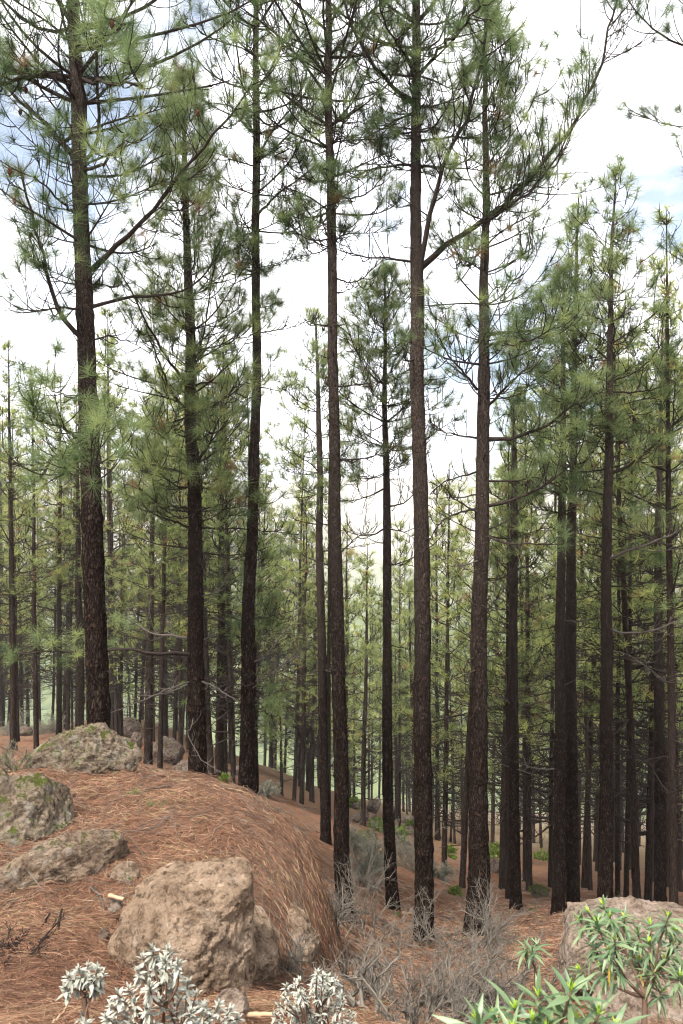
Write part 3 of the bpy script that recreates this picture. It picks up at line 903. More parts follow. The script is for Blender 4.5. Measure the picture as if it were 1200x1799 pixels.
def crown_parts(base, top, axis, z0, rmax, seed, whorl=0.42, per=5, shape='cone', dens=1.0, nn=66, nl=0.26, nw=0.0038, tint=0.5, bent=False,
                dead=0.0, n_tw=6, sub=2, brown=0.03, rb=0.016, bias=None, mat_n=1, twk=(5, 4, 3), lace=4, sub_live=0.5, tr=0.0078):
    """whorled live crown: wood in slot 0 and needles in slot mat_n of one Acc. axis(z) gives the stem centre"""
    rs = np.random.default_rng(seed)
    ac = Acc()
    z = z0
    A, E, B, Ls, el0, cv = [], [], [], [], [], []
    H = top - z0
    while z < top - 0.1:
        t = (z - z0) / H
        if shape == 'cone':
            rad = rmax * (1 - t) ** 0.75 * min(1, 0.55 + t * 3.0)
        else:
            rad = rmax * (math.sin(math.pi * (0.12 + 0.80 * t)) ** 0.8)
        cnt = max(2, int(round(per * dens * rs.uniform(0.7, 1.3) * (1 - 0.2 * t))))
        a0 = rs.random() * 6.28
        for k in range(cnt):
            a = a0 + k / cnt * 6.28 + rs.normal(0, 0.3)
            if bias is not None and rs.random() < bias[1]:
                a = bias[0] + rs.normal(0, 0.6)
            A.append(a); B.append([*axis(z), z]); Ls.append(max(0.18, rad * rs.uniform(0.55, 1.2)))
            el0.append(math.radians(rs.uniform(-12, 18) + 45 * t)); cv.append(rs.uniform(0.1, 0.5))
        z += whorl * rs.uniform(0.7, 1.3) * (1.0 - 0.3 * t)
    A, B, Ls, el0, cv = map(np.array, (A, B, Ls, el0, cv))
    m = len(A)
    n = 8
    tt = np.linspace(0, 1, n)
    hd = np.stack([np.cos(A), np.sin(A), 0 * A], -1)
    wob = rs.normal(0, 0.07, (m, 3))
    ln = (B[:, None] + hd[:, None] * (Ls[:, None] * (np.cos(el0)[:, None] * tt))[..., None]
          + np.array([0, 0, 1.0]) * (Ls[:, None] * (np.sin(el0)[:, None] * tt + cv[:, None] * tt ** 2.2))[..., None]
          + wob[:, None] * (Ls[:, None] * np.sin(tt * np.pi * rs.uniform(0.8, 2, (m, 1))))[..., None])
    r0 = rb * np.clip(Ls / 1.3, 0.35, 1.6)
    ac.tubes(ln, r0[:, None] * (1 - 0.72 * tt), twk[0])
    live = rs.random(m) >= dead
    ls = np.clip(Ls / (0.55 * rmax), 0.32, 1.0)
    tw, rr = side_twigs(ln, None, n_tw, 0.20, 0.58 * min(1.3, max(.7, rmax)), rs, 0.3, 0.85, 6, tr, (0.6, 1.4), ls)
    keep = rs.random(len(tw)) < np.repeat(np.clip(Ls / (0.42 * rmax), 0.35, 1.0), n_tw)
    tw, rr = tw[keep], rr[keep]
    if lace:
        tb, rb_ = side_twigs(ln, None, lace, 0.2, 0.75, rs, 0.08, 0.8, 7, tr * 0.85, (0.6, 1.7), ls)
        ac.tubes(tb, rb_, 3)
    ac.tubes(tw, rr, twk[1])
    twl = np.repeat(live, n_tw)[keep]
    tip = [ln[live][:, -1], tw[twl][:, -1]]; prv = [ln[live][:, -2], tw[twl][:, -2]]
    if sub:
        tw2, rr2 = side_twigs(tw, None, sub, 0.10, 0.30, rs, 0.35, 0.9, 4, tr * 0.75)
        ac.tubes(tw2, rr2, twk[2])
        tl2 = np.repeat(twl, sub) & (rs.random(len(tw2)) < sub_live)
        tip.append(tw2[tl2][:, -1]); prv.append(tw2[tl2][:, -2])
    tip.append(np.array([[*axis(top), top]])); prv.append(np.array([[*axis(top - 0.2), top - 0.2]]))
    tip, prv = np.concatenate(tip), np.concatenate(prv)
    d = unit(unit(tip - prv) + np.array([0, 0, 0.35]))
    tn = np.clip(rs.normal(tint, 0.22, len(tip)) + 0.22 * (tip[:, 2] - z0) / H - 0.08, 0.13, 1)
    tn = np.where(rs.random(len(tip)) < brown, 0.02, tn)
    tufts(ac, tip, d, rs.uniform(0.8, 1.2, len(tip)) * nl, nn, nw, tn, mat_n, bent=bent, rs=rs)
    return ac

TRI = []
def main_tree(path, Y, base_y, label, seed, crown=None, limbs=(), dead=None, lean=0.0, cones=0, name='pine_tree', group='tall near pines'):
    """path: (px, py, width px) from the foot upwards, at distance Y"""
    rs = np.random.default_rng(seed)
    b = on_ground(path[0][0], Y)
    pts, rad = [], []
    for a, c, w in path:
        q = P(a, c, Y)
        q[1] += lean * (q[2] - b[2])
        pts.append(q); rad.append(w / F * Y * 0.5)
    pts = np.array(pts); rad = np.array(rad)
    pts[0] = b
    ordr = np.argsort(pts[:, 2]); pts, rad = pts[ordr], rad[ordr]
    foot = pts[0] - np.array([0, 0, 0.25])
    pts = np.concatenate([[foot], pts]); rad = np.concatenate([[rad[0]], rad])
    root = empty(name, b)
    tag(root, label, 'pine tree', group)
    v, f = trunk_mesh(pts, rad, 22, seed)
    ac = Acc(); ac.add(v, f)
    ac.build('trunk', M_BARK, root, b)
    axis = lambda z: (np.interp(z, pts[:, 2], pts[:, 0]), np.interp(z, pts[:, 2], pts[:, 1]))
    zt = lambda py: (900.0 - py) / F * Y
    if crown:
        c = dict(crown)
        y0 = c.pop('y0'); ytop = c.pop('ytop', None)
        top = zt(ytop) if ytop is not None else pts[-1, 2]
        acr = crown_parts(b, top, axis, zt(y0), c.pop('r'), seed + 5, **c)
        acr.build('crown', [M_TWIG, M_NEED], root, b)
    k = 0
    tips_ = []
    for lb in limbs:
        q = np.array([P(a, c, Y + d) for a, c, d in lb['p']])
        opts = {kk: vv for kk, vv in lb.items() if kk not in ('p', 'r', 'wood')}
        w_, n_ = limb(q, lb['r'][0], lb['r'][1], seed * 31 + k, **opts)
        bo = w_.build('branch', lb.get('wood', M_TWIG), root, b)
        if n_.v:
            n_.build('needles', M_NEED, bo, b)
        if cones and k < 12:
            tips_.append(w_.tw[:, 3])
        k += 1
    if dead:
        # bare branches and snapped stubs on the lower stem
        z = zt(dead['y0'])
        while z < zt(dead['y1']):
            for _ in range(rs.integers(1, dead.get('per', 2) + 1)):
                a = rs.random() * 6.28
                x0, y0_ = axis(z)
                L = rs.uniform(*dead.get('len', (0.2, 1.4)))
                if rs.random() < 0.3: L *= 0.25
                e = rs.uniform(-0.35, 0.25)
                cv = rs.uniform(-0.1, 0.45)
                p0 = np.array([x0, y0_, z])
                hd = np.array([math.cos(a), math.sin(a), 0])
                q = np.array([p0 + hd * L * t + np.array([0, 0, L * (e * t + cv * t * t)]) for t in np.linspace(0, 1, 6)])
                nt = max(1, int(L * dead.get('tw', 5)))
                w_, _n = limb(q, 0.012 + 0.006 * L, 0.004, int(rs.integers(1e6)), nt, foliage=False, lt=(0.12, 0.4), sub=dead.get('sub', 2), n=9, hook=0.9)
                w_.build('branch', M_DEAD if rs.random() < dead.get('pale', 0.25) else M_TWIG, root, b)
            z += rs.uniform(0.5, 1.5) * dead.get('step', 0.5)
    for _ in range(cones):
        cand = np.concatenate(tips_)
        q = cand[rs.integers(len(cand))] + np.array([0, 0, -.005])
        t = np.linspace(0, 1, 8)
        ca = Acc()
        ca.tubes(np.stack([q + np.array([0, 0, -0.085 * s]) for s in t]), 0.021 * np.sin(np.pi * (0.12 + 0.86 * t ** 0.8)) * (1 + 0.12 * (np.arange(8) % 2)), 8)
        ca.build('cone', M_CONE, root, b)
    return root

# --- the thick left pine
main_tree([(171, 1325, 40), (170, 1250, 38), (166, 1100, 37), (162, 950, 36), (157, 750, 33), (152, 600, 30), (147, 470, 28), (143, 350, 26), (137, 200, 24), (130, 60, 21), (122, -120, 18), (112, -420, 12), (106, -640, 5)],
    9.0, 1325, 'thickest pine on the left, rising behind the big mossy boulder', 101,
    crown=dict(y0=500, r=1.75, whorl=0.38, per=5, n_tw=6, lace=6, sub=1, shape='round', nn=92, nl=.225, nw=.0031, tint=0.42, rb=0.02, dead=0.12),
    limbs=[
        dict(p=[(160, 475, 0), (200, 440, -.1), (250, 390, -.2), (330, 290, -.3), (400, 215, -.5), (440, 150, -.6)], r=(.038, .010), n_tw=18, t0=.25, lt=(.35, 1.0), sub=3, tint=.45),
        dict(p=[(148, 598, 0), (110, 565, -.2), (85, 500, -.3), (65, 420, -.3), (38, 300, -.4)], r=(.035, .012), n_tw=12, t0=.25, tint=.45, dead_frac=.5),
        dict(p=[(160, 540, 0), (210, 525, .2), (280, 520, .3), (340, 508, .4), (385, 450, .5)], r=(.026, .009), n_tw=11, t0=.3, tint=.42),
        dict(p=[(150, 545, 0), (110, 540, -.3), (60, 548, -.5), (30, 540, -.6)], r=(.02, .007), n_tw=9, t0=.2, dead_frac=.55),
        dict(p=[(128, 150, 0), (90, 132, -.2), (40, 135, -.4), (-20, 160, -.5)], r=(.04, .016), n_tw=12, tint=.42),
        dict(p=[(125, 270, 0), (90, 230, .3), (50, 190, .5), (0, 140, .6), (-40, 90, .6)], r=(.04, .014), n_tw=13, tint=.42),
        dict(p=[(140, 140, 0), (180, 145, -1.0), (215, 150, -1.8), (250, 150, -2.4)], r=(.03, .012), nl=.23, n_tw=12, tint=.5, dead_frac=.1),
        dict(p=[(132, 80, 0), (160, 70, -.8), (190, 62, -1.6), (230, 40, -2.2)], r=(.03, .012), nl=.23, n_tw=12, tint=.55, dead_frac=.1),
        dict(p=[(145, 380, 0), (120, 370, -.6), (95, 340, -1.2), (60, 310, -1.6)], r=(.022, .009), n_tw=9, dead_frac=.3),
        dict(p=[(146, 300, 0), (180, 290, -.6), (205, 260, -1.4), (225, 235, -1.9)], r=(.025, .009), nl=.23, n_tw=9, tint=.5, dead_frac=.2),
        dict(p=[(150, 310, 0), (210, 310, .2), (260, 290, .3), (300, 265, .3)], r=(.022, .008), n_tw=9, nl=.22),
        dict(p=[(157, 800, 0), (120, 795, -.9), (95, 800, -1.7), (75, 820, -2.2), (70, 835, -2.4)], r=(.024, .009), nl=.23, n_tw=11, t0=.35, nn=90, tint=.55, dead_frac=.15),
        dict(p=[(160, 815, 0), (178, 808, -.9), (165, 815, -1.7), (150, 835, -2.4), (165, 850, -2.6)], r=(.022, .009), nl=.23, n_tw=11, t0=.4, nn=90, tint=.55, dead_frac=.1),
        dict(p=[(158, 780, 0), (130, 765, -.8), (100, 745, -1.5), (50, 735, -1.9)], r=(.022, .008), nl=.23, n_tw=9, t0=.35, tint=.5, dead_frac=.2),
        dict(p=[(164, 985, 0), (200, 975, .3), (225, 945, .4), (235, 930, .4)], r=(.014, .006), n_tw=4, foliage=False, wood=M_DEAD),
        dict(p=[(158, 600, 0), (190, 590, .5), (230, 600, 1.0), (262, 620, 1.2)], r=(.014, .005), n_tw=8, foliage=False),
        dict(p=[(152, 690, 0), (120, 700, .5), (80, 680, 1.0), (40, 690, 1.2)], r=(.014, .005), n_tw=8, nl=.2, dead_frac=.4),
    ],
    dead=dict(y0=1180, y1=620, step=0.8, per=1, len=(.06, .5)), cones=5)

# --- second left pine
main_tree([(347, 1400, 33), (346, 1300, 31), (344, 1100, 27), (342, 950, 24), (339, 800, 21), (335, 650, 18), (331, 500, 15), (328, 380, 11), (325, 260, 8), (323, 150, 4), (322, 120, 2)],
    11.0, 1400, 'pine with long bare side branches, second thick trunk from the left', 102,
    crown=dict(y0=900, r=1.5, whorl=0.36, per=5, n_tw=6, lace=6, sub=1, tint=.55, nn=92, nl=.225, nw=.0031),
    limbs=[
        dict(p=[(342, 1150, 0), (300, 1150, -.3), (240, 1140, -.5), (186, 1140, -.6), (110, 1146, -.8), (20, 1147, -1.0)], r=(.034, .010), n_tw=16, t0=.25, lt=(.2, .6), dead_frac=.72),
        dict(p=[(338, 1122, 0), (310, 1118, .2), (270, 1116, .3), (240, 1098, .4), (216, 1082, .4)], r=(.026, .008), n_tw=8, foliage=False, wood=M_DEAD),
        dict(p=[(338, 1196, 0), (310, 1206, -.3), (270, 1222, -.5), (190, 1254, -.9)], r=(.016, .006), n_tw=6, lt=(.1, .3), foliage=False, wood=M_DEAD),
        dict(p=[(336, 1200, 0), (300, 1216, .2), (270, 1224, .3), (240, 1222, .4)], r=(.013, .005), n_tw=6, lt=(.1, .3), foliage=False, wood=M_DEAD),
        dict(p=[(350, 1196, 0), (375, 1206, -.3), (400, 1222, -.5), (422, 1236, -.6)], r=(.018, .008), n_tw=4, lt=(.1, .3), foliage=False, wood=M_DEAD),
        dict(p=[(340, 1262, 0), (330, 1290, -.8), (345, 1330, -1.2), (398, 1365, -1.4)], r=(.012, .005), n_tw=7, lt=(.1, .25), foliage=False, wood=M_DEAD),
        dict(p=[(340, 895, 0), (300, 890, -.2), (260, 882, -.3), (215, 868, -.5)], r=(.022, .007), n_tw=9, lt=(.2, .5), dead_frac=.6),
        dict(p=[(338, 930, 0), (310, 918, -.2), (260, 900, -.5), (225, 885, -.7)], r=(.022, .007), n_tw=9, lt=(.2, .5), dead_frac=.6),
        dict(p=[(350, 895, 0), (380, 890, .2), (410, 878, .3), (440, 865, .3)], r=(.02, .007), n_tw=7, lt=(.2, .4), dead_frac=.5),
        dict(p=[(350, 928, 0), (400, 928, .2), (460, 932, .5), (530, 940, .8)], r=(.016, .005), n_tw=8, lt=(.15, .4), dead_frac=.8),
        dict(p=[(335, 725, 0), (300, 690, -.3), (280, 640, -.4), (262, 590, -.5)], r=(.026, .009), n_tw=9, tint=.5),
        dict(p=[(335, 680, 0), (300, 640, -.6), (270, 590, -1.), (235, 520, -1.2), (205, 470, -1.3)], r=(.028, .009), n_tw=12, tint=.5, dead_frac=.4),
        dict(p=[(342, 820, 0), (370, 780, -.3), (390, 720, -.5), (415, 670, -.6), (430, 645, -.6)], r=(.02, .007), n_tw=8, dead_frac=.6),
        dict(p=[(340, 835, 0), (300, 825, -.5), (250, 815, -.8), (200, 780, -1.2)], r=(.022, .007), n_tw=10, tint=.55, dead_frac=.35),
        dict(p=[(350, 970, 0), (380, 975, .2), (420, 975, .3), (440, 972, .4)], r=(.016, .006), n_tw=6, foliage=False),
        dict(p=[(352, 1050, 0), (380, 1040, -.2), (395, 1025, -.3), (402, 1005, -.3)], r=(.016, .006), n_tw=5, foliage=False, wood=M_DEAD),
    ],
    dead=dict(y0=1180, y1=900, step=0.4, per=2, len=(.2, 1.0)))

# --- leaning third pine
main_tree([(428, 1420, 28), (432, 1340, 26), (437, 1150, 23), (441, 950, 20), (447, 780, 17), (451, 620, 15), (450, 450, 14), (448, 250, 12.5), (450, 60, 10), (452, -120, 7), (453, -300, 3)],
    11.3, 1420, 'slim pine leaning slightly right, third trunk from the left', 103,
    crown=dict(y0=470, r=1.45, whorl=0.42, per=5, n_tw=5, lace=5, sub=1, tint=.5, nn=92, nl=.225, nw=.0031, shape='round', dead=.1),
    limbs=[
        dict(p=[(444, 1165, 0), (470, 1150, -.2), (500, 1110, -.3), (520, 1080, -.4)], r=(.014, .006), n_tw=7, lt=(.15, .4), foliage=False, wood=M_DEAD),
        dict(p=[(440, 1200, 0), (470, 1190, .3), (505, 1165, .5), (540, 1120, .6)], r=(.013, .005), n_tw=8, lt=(.15, .4), foliage=False, wood=M_DEAD),
        dict(p=[(441, 1212, 0), (462, 1195, -.4), (490, 1172, -.7), (530, 1140, -.9)], r=(.012, .005), n_tw=7, lt=(.15, .4), foliage=False, wood=M_DEAD),
        dict(p=[(436, 1090, 0), (470, 1085, -.2), (510, 1075, -.3)], r=(.012, .005), n_tw=7, lt=(.15, .4), foliage=False),
        dict(p=[(447, 385, 0), (480, 345, -.2), (520, 320, -.3), (555, 290, -.3)], r=(.024, .009), n_tw=9, tint=.5),
        dict(p=[(450, 285, 0), (485, 260, .2), (515, 230, .3), (530, 190, .3)], r=(.022, .008), n_tw=9, tint=.5),
        dict(p=[(446, 585, 0), (480, 582, -.2), (520, 575, -.3), (545, 560, -.3)], r=(.012, .005), n_tw=8, lt=(.2, .4), foliage=False),
        dict(p=[(448, 540, 0), (470, 540, -.2), (490, 530, -.3)], r=(.012, .005), n_tw=5, lt=(.15, .3), tint=.5),
        dict(p=[(444, 480, 0), (425, 470, .2), (400, 440, .4)], r=(.012, .005), n_tw=6, lt=(.15, .4), tint=.5),
    ],
    dead=dict(y0=1200, y1=380, step=0.55, per=2, len=(.1, .8)))

# --- slender pine with a low green top, left of the tall centre pine
main_tree([(572, 1484, 18), (571, 1400, 17), (566, 1150, 15), (562, 950, 12.5), (559, 780, 9.5), (557, 660, 6), (555, 580, 3.5), (555, 545, 2)],
    16.5, 1484, 'slender pine just left of the tall centre pine, with a small green top', 104,
    crown=dict(y0=870, r=1.4, whorl=0.42, per=5, n_tw=7, sub=1, tint=.62, nn=54, nl=.215, nw=.0045, dead=.25),
    limbs=[dict(p=[(558, 1205, 0), (530, 1203, -.2), (505, 1190, -.3), (488, 1180, -.3)], r=(.016, .006), n_tw=7, foliage=False),
           dict(p=[(560, 1185, 0), (530, 1190, .2), (500, 1178, .3)], r=(.014, .006), n_tw=6, foliage=False)],
    dead=dict(y0=1250, y1=860, step=0.45, per=2, len=(.3, 1.4)))

# --- tall centre pine at the ledge's edge
main_tree([(606, 1640, 31), (603, 1560, 29), (599, 1400, 26), (595, 1200, 24), (592, 1000, 22), (588, 750, 18.5), (585, 550, 16.5), (581, 330, 15), (577, 100, 12), (574, -120, 8), (572, -300, 3)],
    10.5, 1640, 'tall straight pine in the centre at the right edge of the needle ledge', 105,
    crown=dict(y0=430, r=1.6, whorl=0.40, per=5, n_tw=6, lace=6, sub=1, tint=.48, nn=92, nl=.225, nw=.0031, shape='round', dead=.2),
    limbs=[
        dict(p=[(592, 490, 0), (615, 498, -.2), (640, 490, -.3), (655, 470, -.3)], r=(.014, .005), n_tw=7, lt=(.15, .4), foliage=False),
        dict(p=[(590, 345, 0), (620, 350, -.2), (650, 340, -.3), (680, 300, -.3)], r=(.018, .006), n_tw=9, tint=.5, dead_frac=.4),
        dict(p=[(582, 420, 0), (550, 425, -.2), (520, 410, -.3), (500, 385, -.4)], r=(.016, .005), n_tw=10, lt=(.2, .5), dead_frac=.9),
        dict(p=[(584, 370, 0), (550, 385, .2), (525, 375, .3), (505, 350, .3)], r=(.016, .005), n_tw=10, lt=(.2, .5), dead_frac=.9),
        dict(p=[(600, 970, 0), (630, 940, .2), (660, 935, .4)], r=(.010, .004), n_tw=6, lt=(.1, .3), foliage=False),
    ],
    dead=dict(y0=1050, y1=340, step=0.40, per=2, len=(.1, .9), tw=7))

# --- short pine between the tall ones
main_tree([(691, 1606, 24), (687, 1530, 21), (682, 1350, 18), (680, 1150, 16), (679, 950, 14), (678, 800, 11), (676, 680, 8), (675, 580, 5), (675, 490, 2.5), (675, 470, 1.5)],
    13.5, 1606, 'shorter pine with bushy green top in the gap right of centre', 106,
    crown=dict(y0=830, r=1.45, whorl=0.36, per=6, n_tw=8, sub=1, tint=.55, nn=54, nl=.215, nw=.0045),
    limbs=[
        dict(p=[(673, 860, 0), (650, 872, -.2), (620, 880, -.3), (602, 880, -.4)], r=(.018, .006), n_tw=7, dead_frac=.7),
        dict(p=[(674, 930, 0), (650, 942, .2), (620, 940, .3), (600, 928, .4)], r=(.018, .006), n_tw=6, foliage=False),
        dict(p=[(685, 890, 0), (710, 885, -.2), (735, 860, -.3)], r=(.018, .006), n_tw=6, foliage=False),
        dict(p=[(684, 930, 0), (710, 935, .2), (725, 945, .2)], r=(.014, .006), n_tw=5, foliage=False),
        dict(p=[(684, 990, 0), (705, 995, .2), (725, 980, .2)], r=(.012, .005), n_tw=4, foliage=False),
        dict(p=[(684, 785, 0), (700, 760, -.2), (715, 740, -.3)], r=(.014, .005), n_tw=6, tint=.5),
    ],
    dead=dict(y0=1400, y1=820, step=0.5, per=1, len=(.1, .7)))

# --- forked-limb pine right of centre
main_tree([(745, 1665, 34), (745, 1560, 33), (743, 1350, 31), (740, 1100, 28), (738, 900, 26), (735, 700, 24), (734, 550, 24), (732, 430, 20), (732, 250, 17), (732, 80, 15), (731, -120, 11), (730, -350, 6), (730, -480, 3)],
    10.5, 1665, 'tall pine right of centre with two heavy limbs sweeping up to the right', 107,
    crown=dict(y0=300, r=1.4, whorl=0.40, per=5, n_tw=6, lace=6, sub=1, tint=.48, nn=92, nl=.225, nw=.0031, shape='round', dead=.15, rb=.02),
    limbs=[
        dict(p=[(740, 470, 0), (770, 442, -.1), (830, 402, -.2), (890, 352, -.3), (950, 290, -.4), (1010, 215, -.5), (1045, 140, -.6), (1070, 60, -.7), (1085, -10, -.7), (1095, -70, -.7)], r=(.050, .010), n_tw=40, t0=.18, lt=(.4, 1.25), nl=.26, nn=95, sub=3, tint=.45, dead_frac=.3, n=22),
        dict(p=[(738, 560, 0), (737, 500, -.15), (745, 420, -.3), (770, 330, -.5), (800, 250, -.7), (835, 160, -.9), (852, 80, -1.1), (858, 20, -1.2)], r=(.050, .016), nl=.23, n_tw=20, t0=.35, lt=(.4, 1.0), sub=3, tint=.5, dead_frac=.25, n=20),
        dict(p=[(850, 395, -.25), (880, 372, -.5), (930, 340, -.7), (985, 270, -.9), (1000, 230, -1.)], r=(.024, .009), n_tw=14, t0=.1, lt=(.3, .8), sub=3, dead_frac=.6),
        dict(p=[(732, 185, 0), (700, 162, -.2), (660, 125, -.4), (630, 70, -.5), (605, 10, -.6), (595, -40, -.6)], r=(.036, .014), n_tw=14, t0=.2, tint=.48),
        dict(p=[(720, 460, 0), (690, 455, -.1), (640, 452, -.2), (590, 440, -.3), (560, 420, -.3)], r=(.018, .005), n_tw=11, lt=(.2, .6), foliage=False, t0=.15),
        dict(p=[(724, 290, 0), (680, 292, .2), (640, 300, .4), (605, 322, .6), (590, 330, .6)], r=(.020, .006), n_tw=12, lt=(.2, .6), dead_frac=.75, t0=.15),
        dict(p=[(740, 248, 0), (790, 242, .3), (850, 245, .6), (890, 240, .8)], r=(.022, .008), n_tw=11, lt=(.2, .6), dead_frac=.5),
        dict(p=[(740, 292, 0), (800, 295, .3), (850, 300, .6)], r=(.02, .007), n_tw=9, lt=(.2, .6), dead_frac=.6),
        dict(p=[(728, 120, 0), (690, 70, -.8), (670, 20, -1.2), (660, -20, -1.4)], r=(.024, .010), n_tw=10, tint=.5),
        dict(p=[(738, 130, 0), (780, 80, -1.), (820, 40, -1.6), (850, 0, -2.)], r=(.026, .012), nl=.23, n_tw=13, tint=.55, dead_frac=.1),
        dict(p=[(733, 630, 0), (716, 636, -.2), (708, 628, -.3), (718, 600, -.3)], r=(.020, .009), n_tw=3, lt=(.1, .2), foliage=False),
        dict(p=[(722, 200, 0), (690, 215, .2), (650, 240, .4), (615, 250, .6)], r=(.018, .006), n_tw=10, lt=(.2, .6), dead_frac=.6),
    ],
    dead=dict(y0=1200, y1=420, step=0.65, per=1, len=(.06, .5)))

# --- flared pine with swept branches
main_tree([(838, 1655, 44), (838, 1590, 40), (839, 1480, 35), (842, 1300, 31), (844, 1100, 27), (846, 950, 24.5), (848, 750, 22), (850, 600, 18.5), (852, 440, 14), (853, 280, 11), (854, 120, 7), (855, -20, 3)],
    10.4, 1655, 'pine with a broad flared foot and dense upswept branches on its right', 108,
    crown=dict(y0=700, r=1.4, whorl=0.38, per=5, n_tw=5, sub=1, tint=.5, nn=92, nl=.225, nw=.0031, dead=.12, bias=(0.0, 0.25)),
    limbs=[
        dict(p=[(856, 588, 0), (900, 584, -.2), (950, 580, -.3), (985, 560, -.4), (1000, 545, -.4)], r=(0.0325, 0.0112), n_tw=11, lt=(.25, .6), tint=.5, dead_frac=.3),
        dict(p=[(856, 772, 0), (900, 772, -.2), (950, 755, -.3), (1000, 720, -.5), (1030, 690, -.6)], r=(0.0350, 0.0112), n_tw=14, lt=(.25, .6), tint=.5, dead_frac=.5),
        dict(p=[(854, 890, 0), (900, 880, -.2), (950, 860, -.4), (990, 830, -.5), (1020, 790, -.6)], r=(0.0300, 0.0100), n_tw=12, lt=(.25, .6), dead_frac=.6),
        dict(p=[(856, 715, 0), (890, 680, -.3), (920, 650, -.5), (945, 640, -.5)], r=(0.0250, 0.0100), n_tw=10, tint=.5, dead_frac=.3),
        dict(p=[(838, 685, 0), (815, 655, -.2), (790, 630, -.3), (775, 600, -.3)], r=(0.0225, 0.0088), n_tw=8, dead_frac=.8),
        dict(p=[(838, 770, 0), (800, 765, .2), (770, 755, .3), (755, 740, .3)], r=(0.0175, 0.0063), n_tw=9, lt=(.2, .5), foliage=False),
        dict(p=[(836, 895, 0), (810, 898, -.2), (770, 920, -.3), (752, 955, -.3)], r=(0.0200, 0.0063), n_tw=8, lt=(.15, .4), foliage=False),
        dict(p=[(848, 938, 0), (880, 955, -.2), (930, 957, -.4), (990, 957, -.6)], r=(0.0200, 0.0063), n_tw=10, lt=(.15, .5), dead_frac=.85),
        dict(p=[(855, 845, 0), (900, 848, -.2), (950, 835, -.3), (1000, 870, -.4)], r=(0.0175, 0.0063), n_tw=10, lt=(.15, .5), dead_frac=.6),
        dict(p=[(836, 830, 0), (810, 838, .3), (780, 845, .5), (755, 870, .6)], r=(0.0163, 0.0063), n_tw=8, lt=(.15, .4), foliage=False),
        dict(p=[(852, 610, 0), (890, 600, -.7), (940, 600, -1.2), (975, 575, -1.5)], r=(0.0250, 0.0088), n_tw=11, tint=.55, dead_frac=.3),
        dict(p=[(846, 1155, 0), (822, 1158, -.1), (815, 1180, -.1), (818, 1205, -.1)], r=(0.0125, 0.0050), n_tw=2, lt=(.1, .2), foliage=False),
    ],
    dead=dict(y0=1250, y1=720, step=0.4, per=2, len=(.15, 1.1), tw=6))

# --- right-hand group
main_tree([(905, 1598, 20), (904, 1500, 19), (903, 1300, 17), (903, 1100, 15.5), (903, 950, 14), (903, 850, 11), (903, 770, 7), (903, 700, 3)],
    15.0, 1598, 'slim knobbly pine right of the broad flared pine', 109,
    crown=dict(y0=1000, r=1.5, whorl=0.61, per=4, n_tw=4, sub=1, tint=.62, nn=54, nl=.215, nw=.0045, dead=.2),
    limbs=[dict(p=[(900, 1070, 0), (880, 1072, -.2), (858, 1065, -.3), (850, 1050, -.3)], r=(.02, .008), n_tw=5, foliage=False),
           dict(p=[(900, 1238, 0), (880, 1225, -.2), (862, 1212, -.3)], r=(.018, .008), n_tw=4, foliage=False, wood=M_DEAD),
           dict(p=[(908, 1210, 0), (930, 1208, -.2), (955, 1200, -.3), (975, 1180, -.3)], r=(.016, .006), n_tw=6, foliage=False, wood=M_DEAD)],
    dead=dict(y0=1350, y1=1000, step=0.5, per=2, len=(.15, .9)))
main_tree([(980, 1622, 23), (982, 1500, 22), (984, 1300, 20), (985, 1100, 17), (987, 900, 13), (989, 750, 10), (990, 620, 7), (991, 500, 3), (991, 470, 2)],
    13.5, 1622, 'dark pine left of two close trunks behind the wide pinkish boulder', 110,
    crown=dict(y0=900, r=1.45, whorl=0.39, per=5, n_tw=4, sub=1, tint=.55, nn=54, nl=.215, nw=.0045, dead=.15),
    dead=dict(y0=1350, y1=900, step=0.5, per=2, len=(.15, 1.0)))
main_tree([(1007, 1603, 23), (1006, 1500, 22), (1004, 1300, 20), (1003, 1100, 18), (1004, 900, 15), (1007, 750, 12), (1010, 600, 9), (1013, 480, 6), (1016, 380, 3), (1017, 345, 2)],
    14.0, 1603, 'dark pine right of two close trunks behind the wide pinkish boulder', 111,
    crown=dict(y0=860, r=1.3, whorl=0.39, per=5, n_tw=4, sub=1, tint=.5, nn=54, nl=.215, nw=.0045),
    dead=dict(y0=1350, y1=880, step=0.5, per=2, len=(.15, 1.0)))
